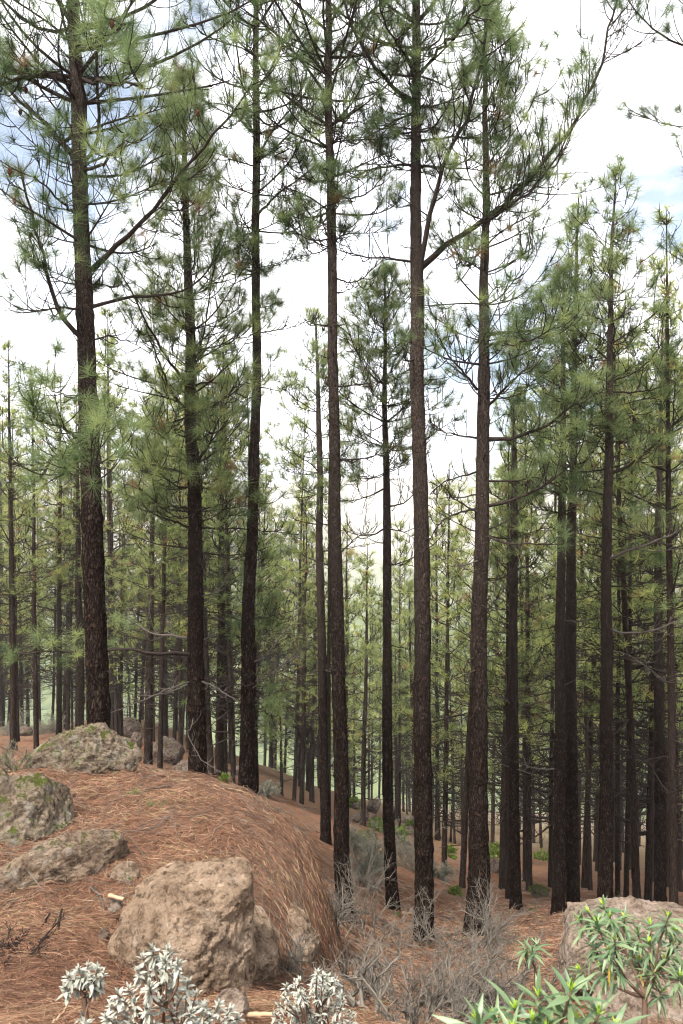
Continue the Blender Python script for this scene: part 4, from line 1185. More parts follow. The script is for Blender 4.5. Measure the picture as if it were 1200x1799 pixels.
main_tree([(1064, 1600, 27), (1064, 1500, 25), (1065, 1300, 22), (1066, 1100, 19), (1068, 900, 16), (1070, 720, 13), (1073, 560, 9), (1076, 440, 6), (1079, 340, 3), (1080, 300, 2)],
    13.0, 1600, 'straight pine with pale yellow green pointed top above the pinkish boulder', 112,
    crown=dict(y0=780, r=1.35, whorl=0.41, per=5, n_tw=4, sub=1, tint=.72, nn=54, nl=.215, nw=.0045),
    limbs=[
        dict(p=[(1074, 832, 0), (1100, 822, -.1), (1135, 795, -.2), (1170, 760, -.3), (1200, 730, -.4)], r=(.034, .014), n_tw=10, tint=.5, dead_frac=.4),
        dict(p=[(1066, 985, 0), (1095, 972, -.2), (1130, 958, -.3), (1180, 940, -.4), (1230, 915, -.5)], r=(.032, .014), n_tw=10, dead_frac=.6, wood=M_DEAD),
        dict(p=[(1072, 1105, 0), (1085, 1112, -.2), (1130, 1114, -.3), (1170, 1100, -.4), (1215, 1080, -.5)], r=(.024, .010), n_tw=9, dead_frac=.7, wood=M_DEAD),
        dict(p=[(1074, 1145, 0), (1100, 1148, -.2), (1140, 1175, -.3), (1160, 1190, -.3)], r=(.016, .006), n_tw=6, foliage=False, wood=M_DEAD),
        dict(p=[(1074, 1030, 0), (1110, 1032, .2), (1150, 1020, .4), (1210, 1016, .5)], r=(.018, .007), n_tw=9, dead_frac=.6),
        dict(p=[(1060, 870, 0), (1020, 860, -.2), (990, 870, -.3), (960, 860, -.4)], r=(.018, .006), n_tw=9, dead_frac=.4),
        dict(p=[(1076, 690, 0), (1110, 690, -.2), (1150, 685, -.3), (1190, 670, -.4)], r=(.022, .008), n_tw=10, tint=.55, dead_frac=.2),
    ],
    dead=dict(y0=1350, y1=800, step=0.5, per=2, len=(.15, .9)))
main_tree([(1160, 1600, 20), (1160, 1450, 19), (1158, 1250, 17), (1157, 1050, 14), (1158, 900, 11), (1160, 780, 8), (1162, 640, 5), (1163, 540, 2)],
    15.5, 1600, 'straight pine near the right edge, thickest of the four trunks there', 113,
    crown=dict(y0=1010, r=1.5, whorl=0.61, per=4, n_tw=4, sub=1, tint=.55, nn=54, nl=.215, nw=.0045),
    dead=dict(y0=1400, y1=1010, step=0.5, per=2, len=(.15, .9)))
# pines standing just outside the view whose branches reach in
main_tree([(1300, 1640, 30), (1300, 1200, 26), (1296, 800, 22), (1292, 400, 17), (1290, 100, 13), (1288, -200, 7), (1288, -350, 3)],
    10.0, 1640, 'pine beyond the right edge with only its branch tips showing', 114,
    crown=dict(y0=470, r=1.35, whorl=0.55, per=4, n_tw=6, sub=1, tint=.5, nn=92, nl=.225, nw=.0031, shape='round'), dead=None)

# ------------------------------------------------------------------ background pines: a few grown once, copied with their parts
PROTO = []
def make_proto(seed, H, z0f, rmax, lush, nn, nw, tint):
    ax = lambda z: (0.0, 0.0)
    ac = crown_parts(None, H, ax, H * z0f, rmax, seed, whorl=0.66, per=4.2 * lush, n_tw=5, sub=1, lace=3, sub_live=0.35, tr=0.011, tint=tint, nn=nn, nl=0.23, nw=nw, bent=False, dead=0.08, rb=0.02, twk=(4, 3, 3), brown=0.05)
    rs = np.random.default_rng(seed)
    # bare lower branches
    m = 34
    z = rs.uniform(H * 0.10, H * z0f + 0.6, m); a = rs.random(m) * 6.28; L = rs.uniform(0.15, 1.5, m) * (0.35 + z / (H * z0f))
    t = np.linspace(0, 1, 7)
    e = rs.uniform(-0.3, 0.25, m); cv = rs.uniform(-0.1, 0.5, m)
    ln = np.stack([np.cos(a)[:, None] * L[:, None] * t, np.sin(a)[:, None] * L[:, None] * t, z[:, None] + L[:, None] * (e[:, None] * t + cv[:, None] * t ** 2)], -1)
    ac.tubes(ln, 0.019 * (1 - 0.65 * t)[None] * np.ones((m, 1)), 4)
    tw, rr = side_twigs(ln, None, 5, 0.15, 0.6, rs, 0.25, 0.8, 5, 0.0095)
    ac.tubes(tw, rr, 3)
    pts = np.array([[0, 0, -0.3], [0, 0, 0], [0.03, 0, H * .3], [-0.02, 0.03, H * .6], [0, 0, H * .85], [0, 0, H]])
    rad = np.array([.125, .125, .105, .075, .038, .008])
    v, f = trunk_mesh(pts, rad, 12, seed, 0.16, 0.6)
    tc = Acc(); tc.add(v, f)
    cr = ac.build('crown', [M_TWIG, M_NEEDF]); tr = tc.build('trunk', M_BARKF)
    COL.objects.unlink(cr); COL.objects.unlink(tr)
    return (H, cr, tr)
for sd, H, z0f, rm, lu, nn, nw, ti in ((501, 13, .38, 1.7, 1.0, 26, .010, .5), (502, 14, .45, 1.5, .9, 26, .010, .6), (503, 12, .30, 1.8, 1.0, 24, .011, .65),
                                       (504, 15, .42, 1.6, 1.1, 24, .011, .45), (505, 12, .34, 1.5, .85, 24, .011, .75), (506, 10, .22, 1.7, 1.0, 24, .012, .6),
                                       (507, 13, .26, 1.9, .85, 20, .016, .6), (508, 14, .30, 1.8, .85, 20, .016, .75)):
    PROTO.append(make_proto(sd, H, z0f, rm, lu, nn, nw, ti))

def bg_tree(b, H, dia, kind, label, group, seed):
    rs = np.random.default_rng(seed)
    H0, cr, tr = PROTO[kind]
    s = H / H0
    root = empty('pine_tree', b)
    tag(root, label, 'pine tree', group)
    root.rotation_euler = (rs.normal(0, 0.022), rs.normal(0, 0.022), rs.random() * 6.28)
    c = cr.copy(); COL.objects.link(c); c.parent = root
    wide = rs.uniform(0.95, 1.25)
    c.scale = (s * wide, s * wide, s)
    t = tr.copy(); COL.objects.link(t); t.parent = root
    k = dia / 0.25
    t.scale = (k, k, s)
    return root

G_LEFT = ('slim background pine in the stand behind the mossy boulder', 'pines behind the mossy boulder')
G_MIDL = ('slim background pine in the stand between the second and third left pines', 'pines between the left trunks')
G_MID = ('thin distant pine on the rocky slope behind the centre trunks', 'thin pines on the rocky slope')
G_RIGHT = ('slim background pine in the crowded stand behind the right trunks', 'pines behind the right trunks')
G_FAR = ('far pine of the woodland downhill behind the trunks', 'far pines downhill')
BG = [  # px, py of the foot, trunk width, py of the top, proto, group or own label
    (24, 1326, 12, 640, 0, 'slim pine with bare pale twig, first full trunk from the left edge'), (31, 1302, 7, 760, 2, G_LEFT), (4, 1312, 6, 700, 4, G_LEFT), (64, 1312, 9, 690, 1, 'slim pine standing alone between the left edge and the mossy boulder'),
    (70, 1274, 5, 820, 2, G_LEFT), (92, 1284, 5, 800, 3, G_LEFT), (104, 1292, 10, 700, 1, G_LEFT), (118, 1287, 8, 720, 0, G_LEFT), (127, 1284, 4, 850, 5, G_LEFT), (205, 1292, 7, 640, 2, G_LEFT),
    (230, 1264, 4, 760, 3, G_LEFT), (237, 1277, 5, 720, 5, G_LEFT), (245, 1282, 5, 700, 4, G_LEFT), (140, 1300, 15, 760, 3, 'dark pine half hidden behind the thickest left pine'),
    (260, 1371, 15, 760, 2, 'short dark pine trunk right of the big mossy boulder'), (281, 1352, 9, 700, 1, G_MIDL), (291, 1366, 11, 680, 0, 'slim pine just left of the second thick left pine, beside a rock slab'), (306, 1317, 7, 720, 4, G_MIDL), (317, 1332, 7, 690, 2, G_MIDL),
    (335, 1372, 8, 640, 5, G_MIDL), (371, 1372, 11, 640, 3, G_MIDL), (385, 1374, 15, 600, 1, 'pine with a crooked pale dead branch, between the second and third left pines'), (396, 1374, 8, 640, 2, G_MIDL),
    (448, 1397, 10, 700, 0, 'pine partly hidden directly behind the leaning third pine'), (483, 1411, 5, 820, 5, G_MID), (500, 1426, 5, 860, 2, G_MID), (517, 1402, 7, 760, 4, G_MID), (527, 1433, 7, 880, 1, G_MID), (541, 1439, 7, 900, 5, G_MID),
    (577, 1440, 9, 860, 0, G_MID), (615, 1412, 4, 1040, 2, G_MID), (638, 1456, 9, 1000, 5, 'thin pine standing alone among rocks right of the tall centre pine'), (648, 1397, 4, 1040, 4, G_MID), (653, 1392, 4, 1080, 1, G_MID), (666, 1402, 4, 1060, 3, G_MID),
    (702, 1461, 5, 960, 2, G_MID), (697, 1427, 3, 1060, 5, G_MID), (715, 1432, 3, 1010, 4, G_MID), (768, 1552, 8, 880, 3, G_RIGHT), (780, 1532, 10, 860, 5, 'pine close behind the tall limbed pine, on its right side'), (792, 1477, 4, 950, 2, G_MID), (799, 1486, 4, 930, 4, G_MID),
    (812, 1562, 11, 840, 1, 'slim reddish pine just left of the broad flared pine'), (865, 1506, 7, 900, 2, G_RIGHT), (882, 1560, 12, 800, 0, 'dark slim pine between the flared pine and the knobbly pine'), (893, 1586, 10, 830, 3, G_RIGHT), (922, 1547, 7, 760, 4, G_RIGHT), (930, 1562, 11, 720, 2, 'slim pine right of the knobbly pine, beside a mossy rock'), (938, 1530, 5, 820, 5, G_RIGHT),
    (967, 1552, 8, 640, 5, G_RIGHT), (1026, 1557, 10, 560, 4, G_RIGHT), (1037, 1562, 8, 600, 1, G_RIGHT), (1085, 1580, 8, 620, 3, G_RIGHT), (1100, 1582, 9, 640, 2, 'slim reddish pine right of the straight pine with pale top'), (1120, 1590, 14, 480, 0, 'first of four trunks near the right edge, counted from the left'),
    (1138, 1587, 13, 560, 4, 'second of four trunks near the right edge, counted from the left'), (1184, 1602, 15, 420, 1, 'rightmost full trunk of the four near the right edge'), (1174, 1560, 6, 620, 5, G_RIGHT), (1196, 1570, 6, 600, 2, G_RIGHT), (1148, 1545, 6, 640, 3, G_RIGHT),
    (1060, 1545, 6, 650, 4, G_RIGHT), (950, 1535, 5, 760, 1, G_RIGHT), (1048, 1530, 5, 720, 2, G_RIGHT), (905, 1520, 5, 850, 5, G_RIGHT), (988, 1540, 6, 700, 0, G_RIGHT), (1112, 1540, 5, 680, 5, G_RIGHT), (745, 1500, 5, 900, 4, G_MID), (755, 1520, 5, 860, 2, G_MID),
    (410, 1385, 8, 660, 5, G_MIDL), (465, 1400, 5, 780, 3, G_MIDL), (355, 1340, 6, 660, 4, G_MIDL), (330, 1320, 5, 700, 0, G_MIDL), (270, 1300, 5, 740, 2, G_LEFT), (180, 1280, 5, 700, 1, G_LEFT), (155, 1275, 4, 740, 4, G_LEFT), (50, 1275, 5, 740, 0, G_LEFT), (15, 1270, 5, 720, 5, G_LEFT),
]
for i, (px, py, w, ty, kind, lab) in enumerate(BG):
    Y = hit(px, py)
    est = 0.235 * F / w
    if Y is None or not (0.45 < Y / est < 1.8):
        Y = est
    b = on_ground(px, Y)
    H = np.clip((900 - ty + 45) / F * Y - b[2], 6.5, 22)
    dia = np.clip(w / F * Y, 0.12, 0.34)
    if isinstance(lab, tuple):
        bg_tree(b, H, dia, kind, lab[0], lab[1], 900 + i)
    else:
        bg_tree(b, H, dia, kind, lab, 'slim pines of the middle distance', 900 + i)

# woodland further down the slope
rsf = np.random.default_rng(77)
placed = []
tries = 0
while len(placed) < 125 and tries < 6000:
    tries += 1
    Y = math.exp(rsf.uniform(math.log(34), math.log(125)))
    u = rsf.uniform(-0.56, 0.56)
    if any((u * Y - a) ** 2 + (Y - c) ** 2 < (2.0 + Y * 0.022) ** 2 for a, c in placed):
        continue
    px = 600 + u * F
    # the gap in the middle stays lower
    gap = math.exp(-((px - 650) / 120) ** 2)
    if rsf.random() < gap * 0.35:
        continue
    placed.append((u * Y, Y))
    b = on_ground(px, Y)
    H = rsf.uniform(13, 20) * (1 - 0.25 * gap)
    bg_tree(b, H, rsf.uniform(.18, .28), int(rsf.integers(2, 8)) if Y < 55 else int(rsf.integers(5, 8)), G_FAR[0], G_FAR[1], 2000 + len(placed))

for k in range(18):
    Y = rsf.uniform(27, 62)
    u = rsf.uniform(.10, .48) if k % 3 else rsf.uniform(-.46, -.06)
    b = on_ground(600 + u * F, Y)
    bg_tree(b, rsf.uniform(4.5, 10), rsf.uniform(.10, .18), int(rsf.integers(6, 8)), 'low crowned young pine among the far trunks', 'young pines among the far trunks', 3000 + k)

# ------------------------------------------------------------------ dry shrubs, twigs
def spray(b, h, spread, stems, seed, levels=3, kids=(5, 4, 3), r=0.008, wob=0.25, updir=0.9, npt=6, flat=0.0):
    """vectorised twiggy growth from one foot; returns a list of (lines, radii)"""
    rs = np.random.default_rng(seed)
    a = rs.random(stems) * 6.28
    el = rs.uniform(0.25, 1.4, stems) if not flat else rs.uniform(0.05, 0.7, stems)
    d = np.stack([np.cos(a) * np.cos(el) * spread / h, np.sin(a) * np.cos(el) * spread / h, np.sin(el)], -1)
    L = rs.uniform(0.6, 1.05, stems) * h
    t = np.linspace(0, 1, npt)
    def grow(p, d, L):
        m = len(p)
        bend = rs.normal(0, wob, (m, 3)); b2 = rs.normal(0, wob * 0.6, (m, 3))
        return (p[:, None] + d[:, None] * (L[:, None] * t)[..., None] + bend[:, None] * (L[:, None] * t ** 2)[..., None] * 0.8
                + b2[:, None] * (L[:, None] * np.sin(t * 5.0) * 0.35)[..., None])
    ln = grow(np.repeat(np.asarray(b)[None], stems, 0) + rs.normal(0, 0.02, (stems, 3)) * np.array([1, 1, 0]), d, L)
    out = [(ln, r * (1 - 0.55 * t)[None] * np.ones((stems, 1)))]
    cur, rr, LL = ln, r, L
    for lv in range(levels - 1):
        k = kids[lv]
        m = len(cur)
        tt = rs.uniform(0.2, 1.0, (m, k)); fi = tt * (npt - 1.001); i0 = fi.astype(int); fr = (fi - i0)[..., None]
        mi = np.arange(m)[:, None]
        p = cur[mi, i0] * (1 - fr) + cur[mi, i0 + 1] * fr
        dd = unit(cur[mi, i0 + 1] - cur[mi, i0])
        dn = unit(dd + rs.normal(0, 0.6, dd.shape) + np.array([0, 0, 0.15]))
        Ln = (LL[:, None] * rs.uniform(0.3, 0.6, (m, k))).ravel()
        cur = grow(p.reshape(-1, 3), dn.reshape(-1, 3), Ln)
        LL = Ln
        rr = rr * 0.58
        out.append((cur, max(rr, 0.0011) * (1 - 0.5 * t)[None] * np.ones((len(cur), 1))))
    return out

def dry_shrub(px, Y, h, spread, label, seed, stems=9, kids=(6, 5, 3), mat=None, r=0.008, leaf=0, leafmat=None, levels=3, flat=0, name='dry_shrub', cat='shrub', lw=0.006, ll=0.02, group=None, wob=.25):
    b = on_ground(px, Y) - np.array([0, 0, 0.03])
    root = empty(name, b)
    tag(root, label, cat, group)
    ac = Acc()
    sp = spray(b, h, spread, stems, seed, levels, kids, r, flat=flat, wob=wob)
    rs = np.random.default_rng(seed + 1)
    for k, (ln, rd) in enumerate(sp):
        tn = rs.random(len(ln)) * 0.9
        if k == len(sp) - 1 and k > 0:
            ln, rd = ln[:, [0, 2, 5]], rd[:, [0, 2, 5]]
        ac.tubes(ln, rd, 5 if k == 0 else 3, 0, tn)
    ac.build('branch_tangle', mat or M_BRUSH, root, b)
    if leaf:
        ln = sp[-1][0]
        p = ln[:, 2:].reshape(-1, 3)
        p = p[rs.integers(0, len(p), leaf)]
        d = unit(rs.normal(0, 1, (leaf, 3)) + np.array([0, 0, .4])); s = unit(np.cross(d, rs.normal(0, 1, (leaf, 3))))
        v = np.stack([p - s * lw * .5, p + s * lw * .5, p + d * ll], 1)
        la = Acc(); la.add(v, np.arange(leaf * 3).reshape(-1, 3), 0, np.repeat(rs.random(leaf), 3))
        lo = la.build('foliage', leafmat or M_GREYLEAF, root, b)
    return root

dry_shrub(705, 5.3, .42, .75, 'dry grey twiggy shrub in front of the tall limbed pine', 301, 13, (8, 6, 3), levels=4)
dry_shrub(775, 5.6, .40, .72, 'dense dead shrub below the broad flared pine', 302, 14, (8, 6, 3), levels=4)
dry_shrub(660, 4.6, .30, .45, 'bleached crooked dead branches at the bottom centre', 303, 7, (6, 4, 2), r=.016, levels=3)
dry_shrub(865, 5.9, .42, .70, 'brown grey dead shrub left of the wide pinkish boulder', 304, 13, (8, 6, 3), levels=4)
dry_shrub(930, 5.3, .32, .45, 'small dead shrub touching the wide pinkish boulder', 305, 9, (7, 5, 3), levels=4)
dry_shrub(835, 9.6, .75, .55, 'pale dry twigs heaped round the foot of the broad flared pine', 306, 12, (8, 6), levels=3)
dry_shrub(742, 9.9, .55, .40, 'dry brush round the foot of the tall limbed pine', 307, 9, (8, 5), levels=3)
dry_shrub(640, 9.5, .85, .8, 'open bare bush reaching up beside the tall centre pine', 308, 8, (6, 5, 3), levels=4)
dry_shrub(590, 7.6, .40, .35, 'tuft of dry stalks under the right edge of the ledge', 309, 14, (6, 3), levels=3)
dry_shrub(520, 5.4, .30, .35, 'tangle of dry stalks against the grey rock face', 310, 14, (7, 4), levels=3)
dry_shrub(615, 6.0, .36, .45, 'thin straw twigs right of the grey rock face', 311, 12, (7, 4), levels=3)
dry_shrub(25, 4.4, .13, .30, 'dark brown withered cushion shrub at the left edge', 312, 16, (8, 5), mat=M_TWIG, r=.005, levels=3)
dry_shrub(740, 4.4, .22, .5, 'low twisted dead twigs at the bottom right of centre', 313, 9, (7, 5, 2), levels=4, r=.010)
dry_shrub(810, 4.7, .25, .5, 'low brown twigs behind the near green rosettes', 314, 10, (7, 5, 2), levels=4)
dry_shrub(25, 8.6, .30, .45, 'thin brown bush left of the big mossy boulder', 315, 9, (7, 5), levels=3, leaf=300, leafmat=M_HERB, lw=.008, ll=.035)
for k, (px, py, w, h) in enumerate(((640, 1560, 70, 60), (722, 1530, 60, 70), (660, 1530, 50, 50), (770, 1540, 40, 30), (620, 1500, 40, 40))):
    Y = max(12.5, min(hit(px, py) or 16, 24))
    lab = ['silvery grey bush behind the tall centre pine', 'silvery grey bush seen between the twig wrapped pine and the limbed pine', 'grey bush behind the short bushy topped pine',
           'small grey bush right of the tall limbed pine', 'grey bush by the moss clad rock'][k]
    dry_shrub(px, Y, h / F * Y, w / F * Y * .8, lab, 330 + k, 18, (7, 4), levels=3, mat=M_GREYLEAF, leaf=3000, leafmat=M_GREYLEAF, name='grey_bush', cat='bush', lw=.012, ll=.045)
for k, (px, py, w, h, lab) in enumerate(((45, 1262, 60, 40, 'pale grey brush behind the leftmost pines'), (88, 1262, 40, 34, 'pale grey brush seen left of the thickest pine'), (470, 1405, 40, 34, 'greenish low bush just beyond the ledge crest'),
                                        (12, 1290, 30, 30, 'low grey bush at the left edge under slim pines'))):
    Y = max(13, min(hit(px, py) or 30, 45))
    dry_shrub(px, Y, h / F * Y, w / F * Y * .7, lab, 350 + k, 14, (6, 4), levels=3, mat=M_GREYLEAF, leaf=2000, leafmat=M_GREYLEAF, name='grey_bush', cat='bush', lw=.02, ll=.07)

def herb(px, py, w, h, n, label, seed, mat=M_HERB, lw=0.03, ll=0.09, Y=None, cat='plant'):
    Y = Y or hit(px, py) or 25
    b = on_ground(px, Y)
    rs = np.random.default_rng(seed)
    sx, sz = w / F * Y * .5, h / F * Y
    q = rs.normal(0, 1, (n, 3)); q = unit(q) * rs.random((n, 1)) ** .4
    p = b + q * np.array([sx, sx, sz * .5]) + np.array([0, 0, sz * .5])
    d = unit(q + rs.normal(0, .5, (n, 3)) + np.array([0, 0, .5])); s = unit(np.cross(d, rs.normal(0, 1, (n, 3))))
    k = Y / 12
    v = np.stack([p, p + d * ll * .5 * k - s * lw * .5 * k, p + d * ll * .5 * k + s * lw * .5 * k, p + d * ll * k], 1)
    f = np.array([[0, 1, 2], [1, 3, 2]])[None] + (np.arange(n) * 4)[:, None, None]
    root = empty('herb', b); tag(root, label, cat, 'fresh green herbs')
    ac = Acc(); ac.add(v, f, 0, np.repeat(rs.random(n), 4)); ac.build('foliage', mat, root, b)
    st = Acc()
    for (ln, rd) in spray(b, sz, sx, 8, seed, 2, (4,), 0.006): st.tubes(ln, rd, 3)
    st.build('stem', M_STEM, root, b)
herb(700, 1482, 26, 26, 260, 'bright green herb on the slope between two centre pines', 401)
herb(662, 1462, 24, 16, 200, 'yellow green herb above the moss clad rock', 402)
herb(790, 1508, 18, 18, 130, 'bright green herb right of the tall limbed pine', 403)
herb(868, 1512, 22, 26, 160, 'bright lime green bush glimpsed right of the flared pine', 404)
herb(622, 1418, 16, 14, 140, 'small green herb beside the tall centre pine', 405)
herb(722, 1462, 14, 14, 140, 'small fresh green herb beside the limbed pine', 406)
herb(956, 1520, 34, 12, 140, 'pale green growth on the far floor between the right trunks', 407)
herb(800, 1572, 20, 9, 90, 'green tuft on the mossy hummock left of the flared pine', 408, mat=M_HERB)
herb(945, 1572, 28, 7, 90, 'green tuft on the low mossy rock between slim pines', 409)
herb(395, 1392, 10, 14, 60, 'tiny yellow green seedling on the crest of the ledge', 410, Y=8.0)
herb(454, 1408, 10, 12, 60, 'small green sprig at the right end of the ledge crest', 411, Y=8.2)

def sprig(px, py, label, seed, Y, n=24):
    b = on_ground(px, Y)
    rs = np.random.default_rng(seed)
    ac = Acc()
    pos = np.repeat(b[None], 3, 0) + rs.normal(0, .03, (3, 3)) * np.array([1, 1, .2]) + np.array([0, 0, .03])
    tufts(ac, pos, unit(rs.normal(0, .6, (3, 3)) + np.array([0, 0, .8])), np.full(3, .10), n, .003, np.full(3, .6), rs=rs)
    o = ac.build('needle_sprig', M_NEED, None, b); o.location = b
    tag(o, label, 'pine sprig')
sprig(231, 1383, 'green pine sprig lying on the ledge, the left one of two', 421, 7.4)
sprig(272, 1392, 'green pine sprig lying on the ledge, the right one of two', 422, 7.1)

# low green branch spray behind the leaning pine
_b = on_ground(486, 12.2)
_w, _n2 = limb(np.array([P(448, 1225, 12.4), P(462, 1245, 11.9), P(478, 1268, 11.5), P(492, 1290, 11.3)]), .014, .006, 433, 11, lt=(.2, .45), nl=.2, nn=52, tint=.78, dead_frac=0, n=9)
_r = main_tree([(450, 1399, 9), (449, 1320, 8.5), (448, 1225, 8), (447, 1120, 6), (446, 1010, 4), (446, 940, 2)], 12.5, 1399, 'young pine with a fresh green low branch behind the leaning third pine', 115,
               crown=dict(y0=1120, r=.7, whorl=.4, per=3, n_tw=4, sub=1, tint=.6, nn=56, nl=.195, nw=.0050))
_bo = _w.build('branch', M_TWIG, _r, _r.location)
_n2.build('needles', M_NEED, _bo, _r.location)

# ------------------------------------------------------------------ leafy shrubs: every leaf a piece
def leaf_mesh(name, L, W, mat, curl=0.15, fold=0.25, seg=4, tone=0.5):
    ac = Acc()
    t = np.linspace(0, 1, seg + 1)
    w = W * 0.5 * np.sin(np.pi * np.clip(t, 0, 1) ** 0.75) ** 0.9
    w[0] = W * 0.08; w[-1] = 0.0005
    z = -curl * L * t ** 2
    c = np.stack([t * L, 0 * t, z], -1)
    l = c + np.stack([0 * t, w, w * fold], -1); r_ = c + np.stack([0 * t, -w, w * fold], -1)
    v = np.concatenate([c, l, r_])
    n = seg + 1
    f = []
    for i in range(seg):
        f += [[i, i + 1, n + i + 1], [i, n + i + 1, n + i], [i, 2 * n + i + 1, i + 1], [i, 2 * n + i, 2 * n + i + 1]]
    ac.add(v, f, 0, np.concatenate([np.clip(tone - .12 + 0 * t, 0, 1), np.clip(tone + 0 * t, 0, 1), np.clip(tone + 0 * t, 0, 1)]))
    o = ac.build(name, mat)
    COL.objects.unlink(o)
    return o

def leaf_set(L, W, mat, n, curl=(.05, .4), fold=.3):
    return [leaf_mesh('leaf', L * random.uniform(.85, 1.15), W, mat, random.uniform(*curl), fold, 4, (i + .5) / n) for i in range(n)]
LW = leaf_set(.040, .0145, M_WHITE, 8, (-.05, .4))
LWS = leaf_set(.029, .0100, M_WHITE, 7, (-.05, .4))
LG = leaf_set(.100, .0175, M_GREEN, 8, (.1, .55))
LGB = leaf_set(.122, .021, M_GREEN, 8, (.05, .45))
LY = leaf_set(.09, .015, M_YELLOWLEAF, 3, (.3, .7))
LB = leaf_set(.028, .008, M_BUD, 3, (-.1, .05))
from mathutils import Matrix
def put_leaf(src, p, d, roll, parent, pinv, scale=1.0):
    x = Vector(d).normalized()
    up = Vector((0, 0, 1))
    y = up.cross(x)
    if y.length < 1e-3: y = Vector((0, 1, 0))
    y.normalize(); z = x.cross(y)
    m = Matrix((x, y, z)).transposed().to_4x4()
    m = Matrix.Translation(Vector(p) - pinv) @ m @ Matrix.Rotation(roll, 4, 'X') @ Matrix.Scale(scale, 4)
    o = src.copy(); COL.objects.link(o); o.parent = parent
    o.matrix_local = m
    return o

def rosette_shrub(name, label, cat, base, tips, leaves, n_leaf, seed, stem_r, stem_mat, dirs=None, buds=None, old=None, elev=(-.3, 1.3), fork=None, spread_len=0.03, max_parts=300, scale=1.0):
    rs = np.random.default_rng(seed)
    root = empty(name, base); tag(root, label, cat)
    pinv = Vector(base)
    base = np.asarray(base, float)
    fork = np.asarray(fork) if fork is not None else base + np.array([0, 0, .08])
    ac = Acc()
    ac.tubes(resample(np.array([base - [0, 0, .05], base * .6 + fork * .4 + rs.normal(0, .008, 3), fork]), 6), np.linspace(stem_r * 1.4, stem_r, 6), 7)
    tpa = np.array([np.asarray(q, float) for q in tips])
    nk = max(1, len(tips) // 5)
    cen = tpa[rs.permutation(len(tpa))[:nk]]
    for _ in range(6):
        own = np.argmin(((tpa[:, None] - cen[None]) ** 2).sum(-1), 1)
        cen = np.array([tpa[own == q].mean(0) if (own == q).any() else cen[q] for q in range(nk)])
    nodes = fork + (cen - fork) * .55 + np.array([0, 0, -.02]) + rs.normal(0, .012, cen.shape)
    for q in nodes:
        m1 = fork + (q - fork) * .5 + rs.normal(0, .015, 3) + np.array([0, 0, -.06 * np.linalg.norm(q - fork)])
        ac.tubes(resample(np.array([fork, m1, q]), 8), np.linspace(stem_r * .85, stem_r * .5, 8), 6)
    parts = 0
    rest = Acc()
    for k, tp in enumerate(tips):
        tp = np.asarray(tp, float)
        nd, nr = nodes[own[k]], stem_r * .5
        m1 = nd + (tp - nd) * .55 + np.array([0, 0, -.10 * np.linalg.norm(tp - nd)]) + rs.normal(0, .01, 3)
        ln = resample(np.array([nd, m1, tp]), 8)
        ac.tubes(ln, np.linspace(nr, stem_r * .25, 8), 5)
        ax = unit(tp - ln[-3] + np.array([0, 0, .05])) if dirs is None else np.asarray(dirs[k], float)
        s, b2 = perp(ax)
        nl = int(rs.integers(n_leaf[0], n_leaf[1] + 1))
        for j in range(nl):
            a = j * 2.399 + rs.normal(0, .25)
            f = j / max(1, nl - 1)                 # 0 = inner and upright, 1 = outer
            e = elev[1] * (1 - f) + elev[0] * f + rs.normal(0, .28)
            d = ax * math.sin(e) + (s * math.cos(a) + b2 * math.sin(a)) * math.cos(e)
            p = tp - ax * spread_len * f * rs.uniform(.6, 1.4)
            sc_ = scale * (.5 + .5 * min(1, f * 2.2)) * rs.uniform(.65, 1.25)
            src = leaves[int(rs.integers(len(leaves)))]
            if parts < max_parts:
                o = put_leaf(src, p, d, rs.normal(0, .35), root, pinv, sc_)
                parts += 1
            else:
                me = src.data
                vv = np.empty(len(me.vertices) * 3, np.float32); me.vertices.foreach_get('co', vv)
                ff = np.empty(len(me.loops), np.int32); me.loops.foreach_get('vertex_index', ff)
                x = unit(d); y = unit(np.cross([0, 0, 1.0], x) + 1e-6); z = np.cross(x, y)
                vv = vv.reshape(-1, 3) * sc_
                rest.add(vv[:, :1] * x + vv[:, 1:2] * y + vv[:, 2:] * z + p, ff.reshape(-1, 3), 0, rs.uniform(.1, .95))
        if buds:
            for j in range(6):
                a = j * 1.05; e = rs.uniform(.9, 1.45)
                d = ax * math.sin(e) + (s * math.cos(a) + b2 * math.sin(a)) * math.cos(e)
                o = put_leaf(buds[j % len(buds)], tp, d, 0, root, pinv, rs.uniform(.8, 1.2)); o.name = 'bud'
        if old and rs.random() < .5:
            a = rs.random() * 6.28
            d = -ax * .5 + s * math.cos(a) + b2 * math.sin(a)
            put_leaf(old[k % len(old)], tp - ax * .04, d, 0, root, pinv, .9)
    ac.build('stem', stem_mat, root, base)
    if rest.v:
        ro = rest.build('foliage', leaves[0].data.materials[0], root, base)
        ro['kind'] = 'stuff'
    return root

